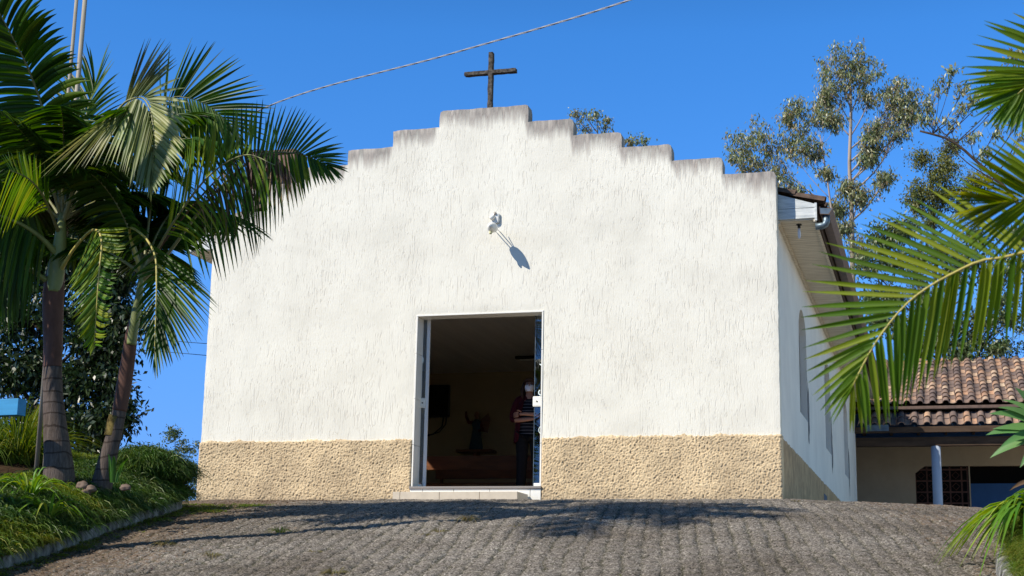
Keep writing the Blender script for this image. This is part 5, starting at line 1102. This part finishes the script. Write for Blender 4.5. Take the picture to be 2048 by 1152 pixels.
plant('strap_leaf_plant', 'large arching strap-leaved clump hanging over the paving at the lower right', 'plant', M['lily'], p+np.array([.06, 0, -.10]), 190, .66, .028, 31, .62, 1.35, -.5)
plant('strap_leaf_plant', 'upright fresh blades behind the large clump at the right edge', 'plant', M['lily'], p+np.array([.22, .4, .0]), 110, .5, .026, 32, .8, 1.1, -.3)
# broad sword-leaved rosette, right edge
ag = at(2110, 860, -9.6); Bs, Ms, Ts, Ws_, Ns = [], [], [], [], []
for (u, v, w, m) in [(2030, 775, .055, 0), (1978, 828, .060, .03), (1996, 815, .04, .03), (1972, 870, .062, .02), (1985, 858, .045, .0), (1980, 916, .06, .02), (2000, 895, .045, .03), (2004, 800, .03, .04), (2060, 760, .06, 0), (2100, 740, .06, 0), (2150, 740, .06, 0), (2190, 800, .06, 0), (2200, 860, .06, 0), (2040, 935, .05, .02), (2060, 840, .05, 0)]:
    tip = at(u, v, -9.6-.25*random.random()); Bs.append(ag+np.array([0, 0, -.02])); Ts.append(tip); Ms.append((ag+tip)/2+np.array([0, 0, .03+m])); Ws_.append(w); Ns.append((random.uniform(-.2, .2), -.75, .6))
v, f = ribbons(Bs, Ms, Ts, np.array(Ws_)*1.35, Ns, 10, .22, np.interp(np.linspace(0, 1, 11), [0, .25, .55, .85, 1], [.5, .85, 1, .45, .02]))
o = link_mesh('sword_leaf_rosette', v-ag, f, M['agave'], None, True); o.location = ag; tag(o, 'rosette of broad pale green sword leaves at the right edge above the strap-leaved clump', 'plant')
sp_ = MB().tube([(0, 0, 0), (.02, 0, -.3), (.0, .0, float(bedr(ag[0], -9.6))-ag[2]-.05)], [.035, .045, .05], 12).build('stem', M['bark'], None, True); sp_.parent = o
lfp = at(2030, 974, -9.2); v, f = ribbons([lfp+np.array([.12, 0, .03])], [lfp+np.array([.05, 0, .045])], [lfp+np.array([-.03, 0, -.02])], np.array([.03]), [(0, -1, .4)], 6, .5)
o = link_mesh('withered_leaf', v, f, M['dead'], None, True); o.parent = bpy.data.objects['sword_leaf_rosette']; o.matrix_parent_inverse = Matrix.Translation(-Vector(ag))

# ------------------------------------------------------------------ annex with tiled roofs
an = empty('annex_building', 'low ochre annex with two tiers of clay tiles and a shaded verandah at the right', 'building', loc=(11, 18, 0))
AY = 16.6
put(tile_roof('upper_roof_tiles', (5.158, 17.0, 3.40), (1, 0, 0), (0, .92, .39), 33, 12, .288, .345, .085, M['tile']), an)
put(tile_roof('lower_roof_tiles', (7.9, 16.3, 2.83), (1, 0, 0), (0, .88, .47), 23, 2, .288, .36, .085, M['tile']), an)
put(MB().add([(4.0, 17.05, 3.38), (14.8, 17.05, 3.38), (14.8, 20.9, 5.0), (4.0, 20.9, 5.0), (14.8, 24.7, 3.38), (4.0, 24.7, 3.38)], [(0, 1, 2, 3), (3, 2, 4, 5)]).build('roof_deck', M['beam']), an)  # annex lengthened to the left, unseen, to keep sun off its rear wall
mb = MB()
for i in range(19): mb.tube([(7.6+i*.39, 20.75, 4.93), (7.6+i*.39+.42, 20.75, 4.945)], [.105, .085], 14)
put(mb.build('ridge_tiles', M['ridge'], None, True), an)
put(MB().box((4.0, 16.95, 3.30), (14.8, 17.0, 3.38), .004).build('eave_board', M['brownmetal']), an)
put(MB().box((4.0, 17.05, 2.62), (14.8, 17.2, 3.24)).build('clerestory_wall', M['annex_blue']), an)
put(MB().box((7.76, 16.28, 2.70), (14.8, 16.40, 2.83), .004).build('verandah_plate', M['beam']), an)
mb = MB()
for i in range(12): mb.box((7.9+i*.6, 16.36, 2.72), (7.96+i*.6, 17.1, 2.80))
put(mb.build('rafters', M['beam']), an)
put(MB().box((7.76, 16.5, 2.42), (14.8, 16.7, 2.62), .006).build('verandah_beam', M['beam']), an)
mb = MB().box((8.0, 16.3, 2.74), (8.5, 16.27, 2.88)); put(mb.build('metal_flashing', M['galv']), an)
for x in (9.50, 12.6): put(MB().tube([(x, 16.6, -.1), (x, 16.6, 2.42)], .105, 20).build('column', M['column'], None, True), an)
# rear verandah wall with lattice doorway and blue wall
LX0, LX1, LX2 = float(at(1831, 960, 19)[0]), float(at(1938, 960, 19)[0]), 14.0
zt = float(at(1890, 932, 19)[2])
hole = [(LX0, .02), (LX1, .02), (LX1, zt), (LX0+.22, zt), (LX0, zt-.16)]
put(plate([(7.0, -.2), (LX0-.0, -.2), (LX0, -.199), (LX1, -.199), (LX2, -.2), (LX2, 3.4), (7.0, 3.4)], [hole, [(LX1+.03, .02), (LX2-.2, .02), (LX2-.2, zt), (LX1+.03, zt)]], .15, 'y', 19.0, 'rear_wall', M['annex_wall']), an)
zb = float(at(1980, 968, 19.2)[2])
put(MB().box((LX1+.03, 19.05, .0), (LX2-.2, 19.1, zb)).build('blue_panel', M['annex_blue']), an)
mb = MB(); st_ = .265
nxl = int((LX1-LX0)/st_)+1
for i in range(nxl+1):
    x = min(LX0+i*st_, LX1-.03); mb.box((x-.018, 19.03, 0), (x+.018, 19.10, zt-.005 if i else zt-.16))
for j in range(9):
    z = j*st_; 
    if z < zt: mb.box((LX0, 19.028, z-.018), (LX1, 19.098, z+.018))
for i in range(nxl):
    for j in range(8):
        cx_, cz_ = LX0+(i+.5)*st_, (j+.5)*st_; rr = .085
        if cz_+rr < zt-.05 and cx_+rr < LX1:
            pts = [(cx_+rr*math.cos(t), 19.065, cz_+rr*math.sin(t)) for t in np.linspace(0, 2*math.pi, 5)]
            mb.tube(pts, .010, 4)
put(mb.build('lattice_screen', M['lattice']), an)
put(MB().box((LX0-.3, 20.2, -.1), (LX2, 20.3, 3.3)).box((4.0, 17.05, -.1), (7.6, 17.2, 2.62)).box((7.0, 16.8, 3.28), (14.6, 20.2, 3.295)).build('dark_inside_sun_block', M['void']), an)  # near-black sheets inside; the unseen left wall is added to block sun
put(MB().box((7.0, 16.45, -.2), (14.8, 20.2, -.0)).build('verandah_floor', M['int_floor']), an)
# ------------------------------------------------------------------ the woman in the doorway
def skinned(name, verts, edges, radii, mat, levels=2, root=0):
    me = bpy.data.meshes.new(name); me.from_pydata(verts, edges, []); me.materials.append(mat)
    o = bpy.data.objects.new(name, me); COL.objects.link(o)
    md = o.modifiers.new('skin', 'SKIN'); md.use_smooth_shade = True; md.branch_smoothing = .4
    for i, r in enumerate(radii):
        s = me.skin_vertices[0].data[i]; s.radius = r if isinstance(r, tuple) else (r, r); s.use_root = (i == root)
    ss = o.modifiers.new('sub', 'SUBSURF'); ss.levels = ss.render_levels = levels
    for p in me.polygons: p.use_smooth = True
    return o
skin = simple('skin', (.42, .21, .14), .55, .3, .05, 8)
cloth_m = simple('maroon_knit', (.06, .008, .013), .9, .1, .2, 60, .001); trous = simple('black_trousers', (.012, .012, .014), .85, .1, .2, 30)
hairm = simple('brown_hair', (.045, .02, .012), .6, .3, .4, 30, .002, stretch=(4, 4, .4)); maskm = simple('pale_mask_cloth', (.84, .82, .88), .8, .2, .04, 20)
def striped():
    m, n, l, b = nmat('striped_jersey', .85, .1); s = n.new('ShaderNodeSeparateXYZ'); l.new(coords(n, l), s.inputs[0])
    fr = math_(n, l, 'FRACT', math_(n, l, 'MULTIPLY', s.outputs[2], 22.0)); g = math_(n, l, 'LESS_THAN', fr, .16)
    l.new(mixc(n, l, g, (.012, .012, .016), (.16, .15, .17)), b.inputs['Base Color']); return m
# body: pelvis, spine, neck, head, legs, crossed arms, one mesh
Vb = [(0, 0, .92), (0, .01, 1.08), (0, .015, 1.24), (0, .01, 1.35), (0, -.005, 1.41), (0, -.01, 1.46), (0, -.02, 1.51), (0, -.02, 1.565), (0, -.012, 1.605)]
Rb = [(.14, .10), (.115, .085), (.125, .09), (.09, .065), .046, .052, (.066, .078), (.070, .085), (.045, .055)]
Eb = [(i, i+1) for i in range(8)]
def add(v, r, e): Vb.append(v); Rb.append(r); Eb.append((e, len(Vb)-1)); return len(Vb)-1
for s in (-1, 1):
    a = add((s*.09, 0, .84), .085, 0); a = add((s*.10+.015, -.01, .48), .055, a); a = add((s*.115+.01, .02, .10), .034, a); a = add((s*.12, .02, .04), .036, a); add((s*.13, -.13, .03), .028, a)
sh = add((-.15, .01, 1.345), .052, 3); a = add((-.205, .0, 1.22), .044, sh); a = add((-.235, -.045, 1.06), .036, a); a = add((-.12, -.15, 1.045), .033, a); a = add((.03, -.165, 1.06), .026, a); a = add((.10, -.15, 1.07), (.016, .032), a)
sh = add((.15, .01, 1.345), .052, 3); a = add((.205, .0, 1.22), .044, sh); a = add((.235, -.045, 1.09), .036, a); a = add((.12, -.185, 1.12), .033, a); a = add((-.06, -.215, 1.125), .024, a); hnd = add((-.13, -.20, 1.12), (.018, .034), a)
wh = (.0, 0)
person = skinned('person', Vb, Eb, Rb, skin, 2)
pp = at(1058, 860, 1.65); person.location = (pp[0], 1.65, .165)
person.rotation_euler = (0, 0, math.radians(12)); person.scale = (1.0, 1.0, 1.0)
tag(person, 'woman in pale face mask and maroon cardigan standing with crossed arms inside the doorway', 'person')
def wear(o): o.parent = person; return o
# fingers closing round the other arm, thumb on top
fg = MB()
for i in range(4):
    z = 1.148-.019*i; ln = (.9, 1.0, .95, .8)[i]
    fg.tube([(-.135, -.212, z), (-.165, -.205, z-.004), (-.165-.03*ln, -.18, z-.010), (-.165-.045*ln, -.145, z-.014)], [.0095, .009, .008, .006], 8)
fg.tube([(-.10, -.225, 1.15), (-.13, -.238, 1.168), (-.16, -.225, 1.172)], [.011, .010, .007], 8)
wear(fg.build('fingers', skin, None, True))
# clothes
top = skinned('striped_top', [(0, 0, .80), (0, 0, .92), (0, .01, 1.08), (0, .01, 1.22), (0, .01, 1.33), (0, 0, 1.385)], [(i, i+1) for i in range(5)], [(.175, .13), (.178, .132), (.160, .122), (.160, .122), (.125, .085), (.062, .055)], striped()); wear(top)
cv = [(0, .02, 1.345), (-.15, .012, 1.35), (-.207, .0, 1.22), (-.236, -.04, 1.07), (-.17, -.11, 1.055), (.15, .012, 1.35), (.207, .0, 1.22), (.236, -.04, 1.095), (.16, -.15, 1.115)]
wear(skinned('cardigan', cv, [(0, 1), (1, 2), (2, 3), (3, 4), (0, 5), (5, 6), (6, 7), (7, 8)], [(.075, .08), .064, .056, .050, .044, .064, .056, .050, .046], cloth_m))
mb = MB()
for s in (-1, 1):
    pts = []
    for z, x0, x1, y0 in ((1.40, .045, .09, -.035), (1.30, .075, .165, -.10), (1.15, .10, .19, -.125), (1.0, .115, .185, -.13), (.85, .13, .205, -.135), (.74, .14, .21, -.11)):
        pts.append(((s*x0, y0, z), (s*x1, y0+.05, z), (s*(x1+.012), .05, z), (s*.09, .13, z)))
    b = len(mb.v)
    for r_ in pts: mb.v += list(r_)
    for i in range(5):
        for j in range(3): mb.f.append((b+i*4+j, b+i*4+j+1, b+(i+1)*4+j+1, b+(i+1)*4+j))
cg = mb.build('cardigan_front', cloth_m, None, True); md = cg.modifiers.new('t', 'SOLIDIFY'); md.thickness = .012; md = cg.modifiers.new('s', 'SUBSURF'); md.levels = md.render_levels = 2; wear(cg)
tv_ = [(0, 0, .93), (-.092, 0, .82), (-.09, -.01, .48), (-.105, .02, .09), (.092, 0, .82), (.12, -.01, .48), (.13, .02, .09)]
wear(skinned('trousers', tv_, [(0, 1), (1, 2), (2, 3), (0, 4), (4, 5), (5, 6)], [(.155, .115), (.105, .108), (.078, .08), (.066, .068), (.105, .108), (.078, .08), (.066, .068)], trous))
mb = MB()
for s in (-1, 1): mb.tube([(s*.125, .07, .03), (s*.125, .03, .045), (s*.13, -.08, .04), (s*.135, -.16, .028)], [.03, .042, .04, .018], 12)
wear(mb.build('shoes', trous, None, True))
# hair: cap and shoulder-length locks framing the face
bm = bmesh.new(); bmesh.ops.create_uvsphere(bm, u_segments=28, v_segments=18, radius=1)
for v in list(bm.verts):
    if v.co.y < -.35 and v.co.z < .38: bm.verts.remove(v)
for v in bm.verts:
    k = max(0, -v.co.z); x, y, z = v.co
    v.co = Vector((x*(.098+.02*k), -.005+y*(.108)+.02*k, 1.545+(z*.105 if z > 0 else z*.24)))+Vector((1, 1, 0))*noise.noise(v.co*7)*.006
for f in bm.faces: f.smooth = True
me = bpy.data.meshes.new('hair'); bm.to_mesh(me); bm.free(); me.materials.append(hairm); ho = bpy.data.objects.new('hair', me); COL.objects.link(ho); wear(ho)
md = ho.modifiers.new('t', 'SOLIDIFY'); md.thickness = .018
mb = MB()
for s in (-1, 1):
    for q in range(4): mb.tube([(s*(.082+.004*q), -.05+.03*q, 1.57), (s*(.098), -.055+.03*q, 1.49), (s*(.10), -.05+.03*q, 1.41), (s*.085, -.04+.03*q, 1.33)], [.012, .022, .021, .006], 8)
mb.tube([(-.07, -.09, 1.60), (-.03, -.105, 1.618), (.03, -.105, 1.62), (.075, -.085, 1.60)], [.01, .018, .018, .01], 8)
wear(mb.build('hair_locks', hairm, None, True))
# face: eyes, brows, nose bridge, mask
mb = MB(); 
for s in (-1, 1): mb.tube([(s*.038, -.097, 1.549), (s*.030, -.103, 1.551), (s*.020, -.103, 1.549)], [.003, .0065, .003], 8)
wear(mb.build('eyes', simple('eye_dark', (.03, .02, .018), .2, .5, .1, 20), None, True))
mb = MB()
for s in (-1, 1): mb.tube([(s*.047, -.094, 1.566), (s*.030, -.104, 1.571), (s*.014, -.105, 1.566)], [.002, .0035, .002], 6)
wear(mb.build('eyebrows', hairm, None, True))
wear(MB().tube([(0, -.10, 1.56), (0, -.112, 1.54), (0, -.118, 1.525)], [.007, .010, .012], 8).build('nose', skin, None, True))
bm = bmesh.new(); bmesh.ops.create_grid(bm, x_segments=12, y_segments=10, size=1)
for v in bm.verts:
    x, y = v.co.x, v.co.y; w = .066*(1-.32*max(0, -y)**1.5); v.co = Vector((x*w, -.120+.055*x*x+.012*abs(y)**2-.006*(1-x*x), 1.497+y*.045+.004*(1-x*x)*(y > 0)))
for f in bm.faces: f.smooth = True
me = bpy.data.meshes.new('mask'); bm.to_mesh(me); bm.free(); me.materials.append(maskm); mo = bpy.data.objects.new('face_mask', me); COL.objects.link(mo); wear(mo)
md = mo.modifiers.new('t', 'SOLIDIFY'); md.thickness = .004
